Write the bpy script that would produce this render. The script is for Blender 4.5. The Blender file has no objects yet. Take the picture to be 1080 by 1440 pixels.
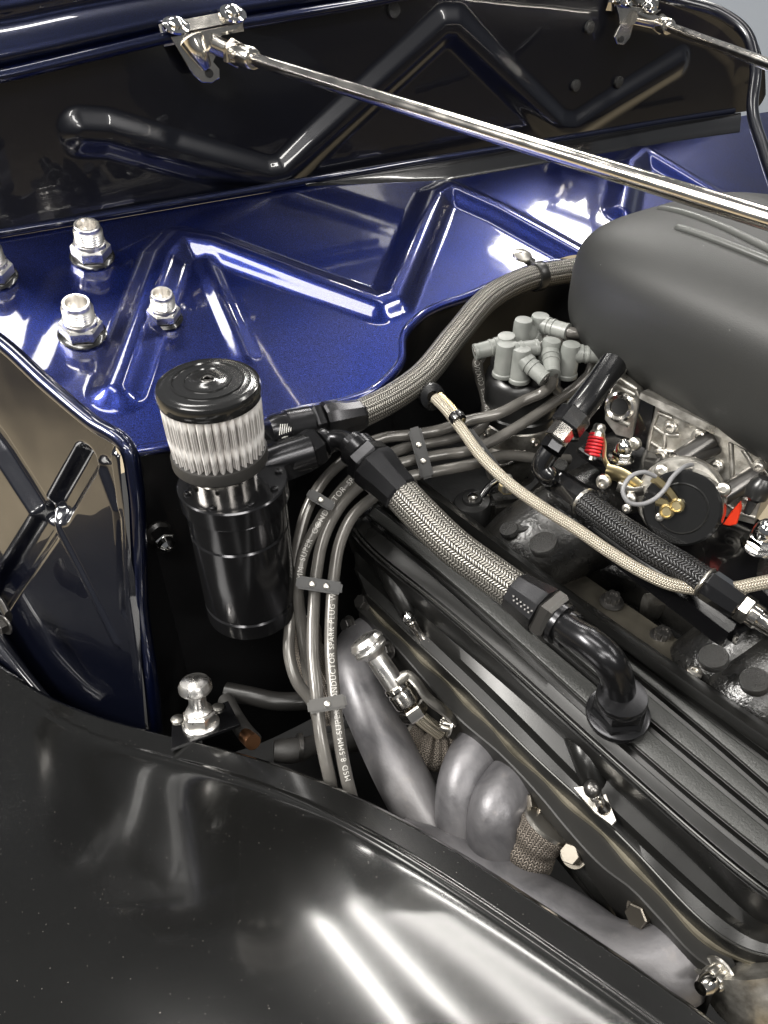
import bpy, bmesh, math, random
import numpy as np
from mathutils import Vector, Matrix
random.seed(7); np.random.seed(7)
R_ = math.radians
S = bpy.context.scene
COL = S.collection
V = Vector

# ------------------------------------------------------------------ camera
CAM = V((0, 0, 1.35)); PITCH = R_(40); FPX = 1083.0
cd = bpy.data.cameras.new('camera'); cam = bpy.data.objects.new('camera', cd); COL.objects.link(cam)
cam.location = CAM; cam.rotation_euler = (R_(90) - PITCH, 0, 0)
cd.sensor_fit = 'VERTICAL'; cd.sensor_height = 36; cd.lens = 36 * FPX / 1440
cd.clip_start = .01; cd.clip_end = 100
S.camera = cam
# ------------------------------------------------------------------ world (dim air of the workshop)
W = bpy.data.worlds.new('World'); S.world = W; W.use_nodes = True
W.node_tree.nodes['Background'].inputs[0].default_value = (.92, .95, 1, 1)
_t = W.node_tree; _g = _t.nodes.new('ShaderNodeTexCoord'); _s = _t.nodes.new('ShaderNodeSeparateXYZ'); _m = _t.nodes.new('ShaderNodeMapRange')
_m.interpolation_type = 'SMOOTHSTEP'; _m.inputs[1].default_value = -.1; _m.inputs[2].default_value = .9; _m.inputs[3].default_value = .13; _m.inputs[4].default_value = .16
_t.links.new(_g.outputs['Generated'], _s.inputs[0]); _t.links.new(_s.outputs[2], _m.inputs[0]); _t.links.new(_m.outputs[0], _t.nodes['Background'].inputs[1])
S.view_settings.view_transform = 'Standard'; S.view_settings.look = 'None'
S.view_settings.exposure = 0.0; S.view_settings.gamma = 1
S.cycles.max_bounces = 8
# ------------------------------------------------------------------ ceiling lamps of the workshop, with some added to brighten parts
def lamp(x, y, sx, sy, power, rot=0, z=3.25, col=(1, .97, .92)):
    ld = bpy.data.lights.new('ceiling_or_added_lamp', 'AREA'); ld.shape = 'RECTANGLE'; ld.size = sx; ld.size_y = sy
    ld.energy = power; ld.color = col
    o = bpy.data.objects.new('ceiling_or_added_lamp', ld); COL.objects.link(o)
    o.location = (x, y, z); o.rotation_euler = (0, 0, R_(rot))
lamp(-.95, 2.02, .62, .42, 17, 34)
lamp(1.52, 3.45, .42, .85, 46, -34)
lamp(.45, 4.05, 1.3, .07, 26, -43)
lamp(.10, 3.75, 1.6, .08, 34, -62)
lamp(-.27, 3.70, 1.3, .08, 30, -66)
lamp(.9, 1.6, 1.3, .12, 14, -45)
lamp(-3.0, .1, 1.4, 1.4, 440, 0)  # added lamp, brightens the floor that the side panel mirrors
lamp(-1.8, 5.7, 1.8, .35, 60, -30)
lamp(-.75, .42, 1.6, .40, 40, -40)  # added panel lamp to brighten the valve cover's top
lamp(.2, -1.3, 1.8, .4, 60, 0)  # unseen front lamp, added to brighten upright faces such as the pleats
lamp(-1.6, -2.6, 1.8, .4, 80, 20)  # second added front lamp, left, behind the camera
lamp(1.9, -2.4, 1.8, .4, 80, -20)  # third added front lamp, right, behind the camera
lamp(2.4, .4, 1.5, .2, 40, -56)

# ------------------------------------------------------------------ pixel ray -> point in the place
SP, CP = math.sin(PITCH), math.cos(PITCH)
def ray(px, py):
    a = (px - 540) / FPX; b = (720 - py) / FPX
    return V((a, CP + SP * b, -SP + CP * b))
def P(px, py, d): return CAM + ray(px, py) * d
def H(px, py, z):                      # z relative to the lens height
    r = ray(px, py); return CAM + r * (z / r.z)
def HH(l): return [H(*p) for p in l]
def PP(l): return [P(*p) for p in l]
FW = V((.56, -.8285, 0)).normalized(); RT = V((.8285, .56, 0)).normalized(); UP = V((0, 0, 1))

# ------------------------------------------------------------------ materials
def mat(name, col, rough=.5, metal=0, coat=0, coat_rough=.03, spec=.5, build=None):
    m = bpy.data.materials.new(name); m.use_nodes = True
    b = m.node_tree.nodes['Principled BSDF']
    b.inputs['Base Color'].default_value = (*col, 1); b.inputs['Roughness'].default_value = rough
    b.inputs['Metallic'].default_value = metal; b.inputs['Coat Weight'].default_value = coat
    b.inputs['Coat Roughness'].default_value = coat_rough; b.inputs['Specular IOR Level'].default_value = spec
    if build: build(m.node_tree, b)
    return m
def N(t, typ, **kw):
    n = t.nodes.new(typ)
    for k, v in kw.items(): setattr(n, k, v)
    return n
def setin(t, n, i, v):
    if hasattr(v, 'is_linked') or isinstance(v, bpy.types.NodeSocket): t.links.new(v, n.inputs[i])
    else: n.inputs[i].default_value = v
def M_(t, op, a, b=0.0, c=0.0):
    n = N(t, 'ShaderNodeMath', operation=op); setin(t, n, 0, a); setin(t, n, 1, b)
    if op in ('MULTIPLY_ADD',): setin(t, n, 2, c)
    return n.outputs[0]
def mixc(t, f, a, b):
    n = N(t, 'ShaderNodeMix', data_type='RGBA'); setin(t, n, 0, f)
    for i, c in ((6, a), (7, b)):
        if isinstance(c, tuple): n.inputs[i].default_value = (*c, 1)
        else: t.links.new(c, n.inputs[i])
    return n.outputs[2]
def noise(t, scale, detail=3, rough=.5, co='Object', dist=0):
    tc = N(t, 'ShaderNodeTexCoord'); n = N(t, 'ShaderNodeTexNoise')
    n.inputs['Scale'].default_value = scale; n.inputs['Detail'].default_value = detail; n.inputs['Roughness'].default_value = rough
    n.inputs['Distortion'].default_value = dist
    t.links.new(tc.outputs[co], n.inputs['Vector']); return n.outputs[0]
def ramp(t, v, lo, hi, a=0.0, b=1.0):
    n = N(t, 'ShaderNodeMapRange'); setin(t, n, 0, v)
    n.inputs[1].default_value = lo; n.inputs[2].default_value = hi; n.inputs[3].default_value = a; n.inputs[4].default_value = b
    return n.outputs[0]
def bump(t, b, h, dist=.001, strength=1, coat=False):
    n = N(t, 'ShaderNodeBump'); n.inputs['Distance'].default_value = dist; n.inputs['Strength'].default_value = strength
    t.links.new(h, n.inputs['Height']); t.links.new(n.outputs[0], b.inputs['Normal'])
    if coat: t.links.new(n.outputs[0], b.inputs['Coat Normal'])
def specks(t, scale, thr, co='Object'):          # sparse dust specks
    tc = N(t, 'ShaderNodeTexCoord'); n = N(t, 'ShaderNodeTexVoronoi'); n.inputs['Scale'].default_value = scale
    t.links.new(tc.outputs[co], n.inputs['Vector'])
    d = M_(t, 'LESS_THAN', n.outputs['Distance'], thr)
    sep = N(t, 'ShaderNodeSeparateColor'); t.links.new(n.outputs['Color'], sep.inputs[0])
    k = M_(t, 'LESS_THAN', sep.outputs[0], .22)
    return M_(t, 'MULTIPLY', d, k)

def b_blue(t, b):
    f = noise(t, 1500, 1, .5); f2 = noise(t, 9, 3, .5)
    fl = ramp(t, f, .42, .72)
    c = mixc(t, fl, (.0012, .003, .030), (.015, .042, .33))
    c = mixc(t, ramp(t, f2, .3, .7), c, mixc(t, fl, (.005, .006, .035), (.034, .050, .22)))
    t.links.new(c, b.inputs['Base Color'])
    n = N(t, 'ShaderNodeBump'); n.inputs['Distance'].default_value = .0004; n.inputs['Strength'].default_value = .35
    t.links.new(f, n.inputs['Height']); t.links.new(n.outputs[0], b.inputs['Normal'])
    n2 = N(t, 'ShaderNodeBump'); n2.inputs['Distance'].default_value = .001; n2.inputs['Strength'].default_value = .12
    t.links.new(noise(t, 26, 2, .5), n2.inputs['Height']); t.links.new(n2.outputs[0], b.inputs['Coat Normal'])
BLUE = mat('blue_flake_paint', (.02, .03, .3), .30, .9, 1, .055, build=b_blue)
def b_mid(t, b):
    b_blue(t, b); l = b.inputs['Base Color'].links[0].from_socket
    n = N(t, 'ShaderNodeMix', data_type='RGBA'); n.inputs[0].default_value = .86; t.links.new(l, n.inputs[6]); n.inputs[7].default_value = (.002, .004, .014, 1); t.links.new(n.outputs[2], b.inputs['Base Color'])
MIDNIGHT = mat('darkened_blue_flake', (.01, .015, .08), .3, .8, 1, .03, build=b_mid)  # the blue flake colour mixed mostly toward near-black
def b_blue_dark(t, b):
    c = mixc(t, specks(t, 120, .035), (.0020, .0026, .0065), (.10, .10, .11)); t.links.new(c, b.inputs['Base Color'])
    bump(t, b, noise(t, 14, 2, .5), .003, .12, True)
BLUE_SHADED = mat('shaded_blue_paint', (.003, .0045, .016), .3, .3, .6, .02, build=b_blue_dark)  # same blue paint; the dark it mirrors is put into the colour
def b_gloss(t, b):
    bump(t, b, noise(t, 22, 3, .5), .0015, .12, True)
    t.links.new(mixc(t, specks(t, 150, .04), (.003, .003, .0035), (.2, .2, .2)), b.inputs['Base Color'])
GLOSS = mat('gloss_black_paint', (.004, .004, .005), .25, 0, .8, .05, build=b_gloss)
def b_fender(t, b):
    s = specks(t, 110, .045); s2 = specks(t, 330, .085)
    c = mixc(t, M_(t, 'MAXIMUM', s, s2), (.0045, .0045, .0043), (.16, .15, .135)); t.links.new(c, b.inputs['Base Color'])
    n = noise(t, 7, 5, .6); t.links.new(ramp(t, n, .3, .7, .17, .27), b.inputs['Roughness'])
    bump(t, b, noise(t, 900, 2, .5), .00008, .2)
FENDER = mat('satin_black_paint', (.008, .008, .008), .27, 0, .7, .10, .2, build=b_fender)
def b_cover(t, b):
    t.links.new(ramp(t, noise(t, 9, 4, .6), .3, .7, .24, .36), b.inputs['Roughness'])
    c = mixc(t, specks(t, 120, .035), (.007, .007, .0066), (.3, .29, .26)); t.links.new(c, b.inputs['Base Color'])
    bump(t, b, noise(t, 900, 2, .5), .0001, .2)
COVER = mat('satin_black_powder_coat', (.014, .014, .013), .36, .15, 0, .03, .4, build=b_cover)
COVERG = mat('glossier_black_edge', (.03, .03, .028), .18, .5)  # lighter, shinier black for the cover's thin edge lines
def b_crinkle(t, b):
    bump(t, b, noise(t, 620, 2, .6), .0007, .6)
CRINKLE = mat('crinkle_black_coat', (.022, .0225, .021), .42, .2, build=b_crinkle)
def b_intake(t, b):
    n = noise(t, 330, 3, .6); bump(t, b, n, .0009, .7, True)
    m = noise(t, 24, 4, .6)
    t.links.new(mixc(t, ramp(t, m, .35, .75), (.005, .005, .005), (.018, .017, .015)), b.inputs['Base Color'])
    t.links.new(ramp(t, m, .3, .7, .22, .38), b.inputs['Roughness'])
INTAKE = mat('black_painted_casting', (.01, .01, .01), .3, .1, .5, .18, build=b_intake)
ANOD = mat('black_anodised_aluminium', (.032, .032, .034), .24, .85, build=lambda t, b: bump(t, b, noise(t, 60, 2), .0005, .15))
ANOD2 = mat('grey_anodised_aluminium', (.13, .125, .12), .3, .9)
RECESS = mat('black_recess_paint', (.008, .008, .0085), .28, 0, 0, .1, .13, build=lambda t, b: (bump(t, b, noise(t, 22, 3), .002, .2), t.links.new(mixc(t, specks(t, 110, .035), (.008, .008, .0085), (.15, .15, .15)), b.inputs['Base Color'])))
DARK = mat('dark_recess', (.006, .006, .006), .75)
def b_cast(t, b):
    n = noise(t, 60, 4, .65)
    t.links.new(mixc(t, ramp(t, n, .35, .7), (.26, .245, .215), (.58, .56, .52)), b.inputs['Base Color'])
    t.links.new(ramp(t, n, .3, .7, .25, .42), b.inputs['Roughness']); bump(t, b, noise(t, 260, 3), .0006, .4)
CAST = mat('cast_aluminium', (.5, .48, .44), .33, .88, build=b_cast)
def b_alu(t, b):
    t.links.new(ramp(t, noise(t, 90, 3), .3, .7, .24, .40), b.inputs['Roughness'])
ALU = mat('polished_aluminium', (.78, .76, .73), .22, 1, build=b_alu)
CHROME = mat('chrome', (.80, .79, .77), .06, 1)
def b_nick(t, b):
    t.links.new(ramp(t, noise(t, 40, 4), .3, .7, .10, .24), b.inputs['Roughness'])
NICKEL = mat('brushed_stainless', (.66, .63, .58), .15, 1, build=b_nick)
STEEL = mat('zinc_plated_steel', (.50, .48, .44), .32, 1)
GOLD = mat('yellow_zinc_plating', (.62, .52, .30), .32, 1)
COPPER = mat('copper_terminal', (.75, .38, .2), .3, 1)
def b_wire(t, b):
    t.links.new(mixc(t, ramp(t, noise(t, 30, 4), .35, .75), (.085, .080, .073), (.15, .142, .13)), b.inputs['Base Color'])
WIRE = mat('grey_silicone_jacket', (.1, .095, .088), .27, .25, .35, .2, build=b_wire)
PRINT = mat('white_print', (.46, .45, .42), .5)
BOOT = mat('light_grey_silicone', (.27, .285, .27), .38, 0, build=lambda t, b: t.links.new(mixc(t, ramp(t, noise(t, 40, 4), .35, .75), (.135, .142, .132), (.22, .226, .212)), b.inputs['Base Color']))
CAPP = mat('black_plastic', (.012, .012, .012), .3)
RUB = mat('black_rubber', (.012, .0115, .011), .32, 0, build=lambda t, b: bump(t, b, noise(t, 120, 3), .0006, .35))
RUB2 = mat('dull_black_rubber', (.018, .017, .016), .55, 0, build=lambda t, b: bump(t, b, noise(t, 60, 4), .002, .5))
RED = mat('red_enamel', (.62, .02, .03), .35)
ORANGE = mat('red_orange_plastic', (.9, .05, .012), .42)
def b_head(t, b):
    n = noise(t, 22, 5, .6, dist=.6); n2 = noise(t, 5, 2, .5)
    c = mixc(t, ramp(t, n, .35, .72), (.082, .080, .085), (.172, .167, .173))
    c = mixc(t, ramp(t, n2, .5, .72, 0, .55), c, (.235, .228, .228)); c = mixc(t, ramp(t, noise(t, 55, 5, .7), .62, .74, 0, .18), c, (.30, .27, .245))
    t.links.new(c, b.inputs['Base Color']); t.links.new(ramp(t, n, .3, .7, .36, .52), b.inputs['Roughness'])
    bump(t, b, noise(t, 210, 4, .6), .0006, .35)
HEADER = mat('ceramic_header_coating', (.2, .19, .2), .42, .5, build=b_head)
def b_scoop(t, b):
    bump(t, b, noise(t, 1200, 2), .0002, .5)
    c = mixc(t, specks(t, 70, .03), (.0180, .0184, .0176), (.2, .2, .19)); t.links.new(c, b.inputs['Base Color'])
SCOOP = mat('matte_charcoal_coat', (.021, .022, .0205), .52, 0, build=b_scoop)
def braid(name, light, dark, ncol, pitch, rough=.3, metal=.8):
    def f(t, b):
        uv = N(t, 'ShaderNodeUVMap'); sp = N(t, 'ShaderNodeSeparateXYZ'); t.links.new(uv.outputs[0], sp.inputs[0])
        u = M_(t, 'MULTIPLY', sp.outputs[0], ncol); v = M_(t, 'DIVIDE', sp.outputs[1], pitch)
        odd = M_(t, 'FLOORED_MODULO', M_(t, 'FLOOR', u), 2); sg = M_(t, 'MULTIPLY_ADD', odd, 2, -1)
        fu = M_(t, 'FRACT', u)
        ph = M_(t, 'ADD', v, M_(t, 'MULTIPLY', M_(t, 'SUBTRACT', fu, .5), M_(t, 'MULTIPLY', sg, .9)))
        s = M_(t, 'ABSOLUTE', M_(t, 'SINE', M_(t, 'MULTIPLY', ph, math.pi)))
        e = M_(t, 'SINE', M_(t, 'MULTIPLY', fu, math.pi))
        h = M_(t, 'MULTIPLY', M_(t, 'POWER', s, .7), M_(t, 'POWER', e, .35))
        t.links.new(mixc(t, ramp(t, h, .35, .85), dark, light), b.inputs['Base Color'])
        bump(t, b, h, .0009, .9)
    return mat(name, light, rough, metal, build=f)
BR_STEEL = braid('stainless_braid', (.33, .315, .285), (.045, .042, .037), 24, .0025)
BR_BEIGE = braid('pale_steel_braid', (.56, .51, .42), (.22, .19, .14), 14, .0020, .38, .6)
BR_BLACK = braid('black_nylon_braid', (.035, .035, .036), (.005, .005, .005), 18, .0028, .25, .3)
BR_SLEEVE = braid('heat_sleeve_weave', (.17, .145, .12), (.03, .026, .022), 56, .0021, .5, .4)
def b_pleat(t, b):
    uv = N(t, 'ShaderNodeUVMap'); sp = N(t, 'ShaderNodeSeparateXYZ'); t.links.new(uv.outputs[0], sp.inputs[0])
    a = M_(t, 'SINE', M_(t, 'MULTIPLY', sp.outputs[0], 2 * math.pi * 230)); c = M_(t, 'SINE', M_(t, 'MULTIPLY', sp.outputs[1], 2 * math.pi * 36))
    m = M_(t, 'MAXIMUM', a, c)
    t.links.new(mixc(t, ramp(t, m, .1, .9), (.42, .40, .385), (.92, .90, .88)), b.inputs['Base Color'])
    bump(t, b, m, .0005, .5)
PLEAT = mat('wire_mesh_over_cotton', (.6, .58, .56), .45, .35, build=b_pleat)
FLOORM = mat('tan_epoxy', (.4, .33, .22), .5, build=lambda t, b: t.links.new(mixc(t, noise(t, 1.5, 4), (.20, .165, .11), (.31, .255, .17)), b.inputs['Base Color']))
GREYW = mat('pale_grey_paint', (.24, .27, .32), .6, build=lambda t, b: t.links.new(mixc(t, noise(t, 2, 3), (.22, .25, .30), (.27, .30, .345)), b.inputs['Base Color']))

# ------------------------------------------------------------------ object helpers
WM = {}
def place(o, M, parent=None):
    WM[o] = M
    if parent is not None:
        o.parent = parent; o.matrix_basis = WM[parent].inverted() @ M
    else: o.matrix_basis = M
def tag(o, label=None, cat=None, group=None, kind=None):
    for k, v in (('label', label), ('category', cat), ('group', group), ('kind', kind)):
        if v: o[k] = v
    return o
def thing(name, label, cat, loc, group=None):
    o = bpy.data.objects.new(name, None); o.empty_display_size = .01; COL.objects.link(o)
    place(o, Matrix.Translation(loc)); return tag(o, label, cat, group)
def catmull(pts, n):
    pts = [V(p) for p in pts]
    if len(pts) == 2:
        return [pts[0].lerp(pts[1], i / (n - 1)) for i in range(n)]
    ext = [pts[0] * 2 - pts[1]] + pts + [pts[-1] * 2 - pts[-2]]
    L = [0]
    for i in range(1, len(pts)): L.append(L[-1] + max(1e-9, (pts[i] - pts[i - 1]).length))
    out = []
    for k in range(n):
        s = L[-1] * k / (n - 1); i = 0
        while i < len(L) - 2 and s > L[i + 1]: i += 1
        h = L[i + 1] - L[i]; t = (s - L[i]) / h
        p0, p1, p2, p3 = ext[i:i + 4]
        hm = max(1e-9, (p1 - p0).length); hp = max(1e-9, (p3 - p2).length)
        m1 = ((p2 - p1) / h * hm + (p1 - p0) / hm * h) / (h + hm) * h
        m2 = ((p3 - p2) / hp * h + (p2 - p1) / h * hp) / (h + hp) * h
        if i == 0: m1 = (p2 - p1)
        if i == len(pts) - 2: m2 = (p2 - p1)
        t2, t3 = t * t, t * t * t
        out.append(p1 * (2 * t3 - 3 * t2 + 1) + m1 * (t3 - 2 * t2 + t) + p2 * (-2 * t3 + 3 * t2) + m2 * (t3 - t2))
    return out
def frames(path):
    T = []
    for i in range(len(path)):
        a = path[max(0, i - 1)]; b = path[min(len(path) - 1, i + 1)]; T.append((b - a).normalized())
    up = UP if abs(T[0].z) < .9 else V((0, 1, 0))
    n = (up - T[0] * up.dot(T[0])).normalized(); out = []
    for t in T:
        n = (n - t * n.dot(t)).normalized(); out.append((t, n, t.cross(n)))
    return out
def MZ(o, axis, hint=None):
    z = V(axis).normalized(); h = V(hint) if hint is not None else (UP if abs(z.z) < .9 else V((1, 0, 0)))
    x = (h - z * h.dot(z)).normalized(); y = z.cross(x)
    m = Matrix((x, y, z)).transposed().to_4x4(); m.translation = V(o); return m
class MB:
    def __init__(s): s.v = []; s.f = []; s.uv = []
    def add(s, vs, fs, uvs=None, M=None):
        k = len(s.v); s.v += [(M @ V(v)) if M is not None else V(v) for v in vs]
        for i, f in enumerate(fs):
            s.f.append([k + j for j in f]); s.uv.append(uvs[i] if uvs else [(0, 0)] * len(f))
        return s
    def grid(s, P2, closed=False, uvf=None, M=None):      # P2[i][j]; j wraps when closed
        n, m = len(P2), len(P2[0]); vs = [p for r in P2 for p in r]; fs = []; uv = []
        mm = m if closed else m - 1
        for i in range(n - 1):
            for j in range(mm):
                j2 = (j + 1) % m; fs.append([i * m + j, i * m + j2, (i + 1) * m + j2, (i + 1) * m + j])
                if uvf: uv.append([uvf(i, j), uvf(i, j + 1), uvf(i + 1, j + 1), uvf(i + 1, j)])
        return s.add(vs, fs, uv if uvf else None, M)
    def tube(s, path, r, seg=20, caps=True, n=None, sq=1.0):
        if n: path = catmull(path, n)
        path = [V(p) for p in path]; fr = frames(path); L = [0]
        for i in range(1, len(path)): L.append(L[-1] + (path[i] - path[i - 1]).length)
        G = []
        for i, p in enumerate(path):
            t, a, b = fr[i]; rr = r(i / (len(path) - 1)) if callable(r) else r
            G.append([p + (a * math.cos(2 * math.pi * j / seg) + b * math.sin(2 * math.pi * j / seg) * sq) * rr for j in range(seg)])
        s.grid(G, True, lambda i, j: (j / seg, L[i]))
        if caps:
            s.add(G[0], [list(range(seg))]); s.add(G[-1], [list(range(seg))])
        return s
    def lathe(s, prof, M, seg=32, rf=None):
        G = [[V(((r * (rf(j / seg) if rf else 1)) * math.cos(2 * math.pi * j / seg), (r * (rf(j / seg) if rf else 1)) * math.sin(2 * math.pi * j / seg), z)) for j in range(seg)] for r, z in prof]
        L = [0]
        for i in range(1, len(prof)): L.append(L[-1] + math.dist(prof[i], prof[i - 1]))
        s.grid(G, True, lambda i, j: (j / seg, L[i]), M)
        if prof[0][0] > 1e-5: s.add(G[0], [list(range(seg))], None, M)
        if prof[-1][0] > 1e-5: s.add(G[-1], [list(range(seg))], None, M)
        return s
    def hexa(s, r, h, M, n=6, ch=.12):           # chamfered prism from z=0 to z=h
        c = ch * r; k = math.cos(math.pi / n)
        prof = [(r * (1 - .1), 0), (r, c), (r, h - c), (r * (1 - .1), h)]
        G = [[V((q * math.cos(2 * math.pi * j / n), q * math.sin(2 * math.pi * j / n), z)) for j in range(n)] for q, z in prof]
        s.grid(G, True, None, M); s.add(G[0], [list(range(n))], None, M); s.add(G[-1], [list(range(n))], None, M); return s
    def box(s, sx, sy, sz, M, bev=.15):
        bm = bmesh.new(); bmesh.ops.create_cube(bm, size=1)
        for v in bm.verts: v.co = V((v.co.x * sx, v.co.y * sy, v.co.z * sz))
        if bev: bmesh.ops.bevel(bm, geom=bm.edges[:], offset=min(sx, sy, sz) * bev, segments=2, affect='EDGES')
        bm.verts.index_update(); s.add([v.co.copy() for v in bm.verts], [[v.index for v in f.verts] for f in bm.faces], None, M); bm.free(); return s
    def prism(s, poly, th, M, bev=0):            # polygon in XY extruded -th..0
        n = len(poly); a = [V((x, y, 0)) for x, y in poly]; b = [V((x, y, -th)) for x, y in poly]
        if bev:
            c = V((sum(p[0] for p in poly) / n, sum(p[1] for p in poly) / n, 0))
            a2 = [p + (c - p).normalized() * bev for p in a]
            for p in a: p.z -= bev
            s.add(a2, [list(range(n))], None, M)
            s.add(a2 + a, [[i, (i + 1) % n, n + (i + 1) % n, n + i] for i in range(n)], None, M)
        else: s.add(a, [list(range(n))], None, M)
        s.add(a + b, [[i, (i + 1) % n, n + (i + 1) % n, n + i] for i in range(n)], None, M); s.add(b, [list(range(n))], None, M); return s
    def mesh(s, name, m, smooth=35, M=None):
        me = bpy.data.meshes.new(name)
        vs = [(M @ v) if M is not None else v for v in s.v]
        me.from_pydata([tuple(v) for v in vs], [], s.f)
        uvl = me.uv_layers.new(name='UVMap'); flat = [c for f in s.uv for p in f for c in p]; uvl.data.foreach_set('uv', flat)
        bm = bmesh.new(); bm.from_mesh(me); bmesh.ops.remove_doubles(bm, verts=bm.verts, dist=1e-6)
        bmesh.ops.recalc_face_normals(bm, faces=bm.faces); bm.to_mesh(me); bm.free()
        me.polygons.foreach_set('use_smooth', [smooth > 0] * len(me.polygons))
        if smooth and smooth < 180: me.set_sharp_from_angle(angle=R_(smooth))
        me.materials.append(m); me.update(); return me
    def build(s, name, m, parent=None, smooth=35, at=None):
        c = V(at) if at is not None else sum(s.v, V()) / len(s.v)
        me = s.mesh(name, m, smooth, Matrix.Translation(-c))
        o = bpy.data.objects.new(name, me); COL.objects.link(o); place(o, Matrix.Translation(c), parent); return o
def use(name, me, M, parent=None):
    o = bpy.data.objects.new(name, me); COL.objects.link(o); place(o, M, parent); return o

# shared little meshes (axis = +Z, seat at z=0)
I4 = Matrix.Identity(4)
def m_hexbolt(m, r=1.0):
    b = MB(); b.lathe([(1.35, 0), (1.4, .12), (1.35, .25), (.9, .27)], I4, 24); b.hexa(1.0, 1.0, Matrix.Translation((0, 0, .25)))
    return b.mesh('hex_bolt', m)
def m_12pt(m):
    b = MB(); b.lathe([(1.45, 0), (1.5, .12), (1.4, .3), (1, .4)], I4, 24)
    def star(t): return 1 - .26 * (1 - abs(math.sin(6 * math.pi * t)) ** .6)
    b.lathe([(1.0, .3), (1.0, 1.15), (.9, 1.3), (.55, 1.32), (.5, 1.1), (.01, 1.1)], I4, 72, star); return b.mesh('twelve_point_bolt', m)
def m_button(m):
    b = MB(); b.lathe([(1, 0), (1.02, .35), (.9, .6), (.5, .78), (.42, .78), (.4, .5), (.01, .5)], I4, 24); return b.mesh('screw', m)
def m_cap(m):
    b = MB(); b.lathe([(1, 0), (1.02, .5), (.97, .62), (.9, .64), (.01, .66)], I4, 28); return b.mesh('bolt_head', m)
def m_acorn(m):
    b = MB(); b.lathe([(1.5, 0), (1.55, .15), (1.5, .3), (.9, .3)], I4, 28); b.hexa(1.15, .9, Matrix.Translation((0, 0, .3)))
    b.lathe([(.95, 1.15), (.95, 1.7), (.8, 2.2), (.5, 2.6), (.01, 2.8)], I4, 24); return b.mesh('acorn_nut', m)
HEXB = m_hexbolt(mat('dull_bolt_steel', (.22, .20, .17), .38, 1)); P12 = m_12pt(STEEL); P12B = m_12pt(ANOD2); BTN = m_button(STEEL); BTNB = m_button(ANOD); CAPI = m_cap(INTAKE); ACORN = m_acorn(CHROME); HEXD = m_hexbolt(ANOD2)
def sc(M, k): return M @ Matrix.Diagonal((k, k, k, 1))
def bolt(me, p, axis, r, parent, name=None): return use(name or me.name, me, sc(MZ(p, axis), r), parent)

# ------------------------------------------------------------------ sheet-metal panels with pressed beads
def poly_px(pts, n, smooth=False):
    if smooth: return [tuple(p)[:2] for p in catmull([V((x, y, 0)) for x, y in pts], n)]
    A = np.array(pts, float); L = np.r_[0, np.cumsum(np.hypot(*np.diff(A, axis=0).T))]
    s = np.linspace(0, L[-1], n); return list(zip(np.interp(s, L, A[:, 0]), np.interp(s, L, A[:, 1])))
def plane_hit(p0, n):
    n = n.normalized()
    return lambda px, py: CAM + ray(px, py) * ((p0 - CAM).dot(n) / ray(px, py).dot(n))
def seg_dist(Pn, A, B):
    d = B - A; t = np.clip(((Pn - A) @ d) / max(1e-12, d @ d), 0, 1); return np.linalg.norm(Pn - (A + t[..., None] * d), axis=-1)
def panel(name, m, parent, top, bot, hit, normal, beads, nu=360, nv=180, th=.003, smoothing=True):
    a = poly_px(top, nu, smoothing); b = poly_px(bot, nu, smoothing); n3 = normal.normalized()
    G = []
    for j in range(nv):
        t = j / (nv - 1); G.append([hit(a[i][0] * (1 - t) + b[i][0] * t, a[i][1] * (1 - t) + b[i][1] * t) for i in range(nu)])
    A = np.array([[tuple(p) for p in r] for r in G]); D = np.zeros(A.shape[:2])
    for pts, w, h, flat in beads:
        q = [np.array(hit(*p)) for p in pts]; dd = np.full(A.shape[:2], 9.)
        for k in range(len(q) - 1): dd = np.minimum(dd, seg_dist(A, q[k], q[k + 1]))
        x = np.clip((dd - w * flat) / (w * (1 - flat)), 0, 1); D += h * (1 - x * x * (3 - 2 * x))
    A = A + D[..., None] * np.array(n3)
    mb = MB(); mb.grid([[V(p) for p in r] for r in A])
    return mb.build(name, m, parent, 60)

NS = V((FW.x * .275, FW.y * .275, .961)); P0 = H(180, 632, -.39)
shelf = plane_hit(P0, NS)
PB = shelf(0, 335); upw = plane_hit(PB, FW)
fire = thing('firewall', 'recessed firewall painted metallic blue, black in the recess, its shaded top coloured near-black, with pressed zigzag beads', 'firewall', P0)
shelf_bot = [(-40, 455), (0, 482), (70, 545), (130, 595), (180, 631), (290, 612), (400, 580), (540, 533), (563, 505), (566, 470), (590, 442), (660, 412), (800, 366), (860, 385), (960, 400), (1120, 400)]
shelf_top = [(-60, 345), (0, 335), (300, 284), (610, 231), (800, 205), (940, 182), (1050, 162), (1100, 154)]
a_top = poly_px(shelf_top, 400, True)
beads_blue = [
    ([(165, 552), (205, 440), (232, 365), (255, 340), (300, 348), (430, 397), (530, 432), (552, 424), (585, 345), (612, 280), (632, 270), (700, 300), (830, 372), (900, 410)], .030, .0115, .08),
    ([(872, 300), (886, 235), (905, 218), (1050, 305)], .028, .011, .08),
    ([(290, 372), (345, 500)], .016, .0025, .1),
    ([(100, 395), (60, 520)], .03, .002, .1),  # slight swell added so the panel mirrors a lamp here
]
panel('lower_panel', BLUE, fire, shelf_top, shelf_bot, shelf, NS, beads_blue, 420, 210)
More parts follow.
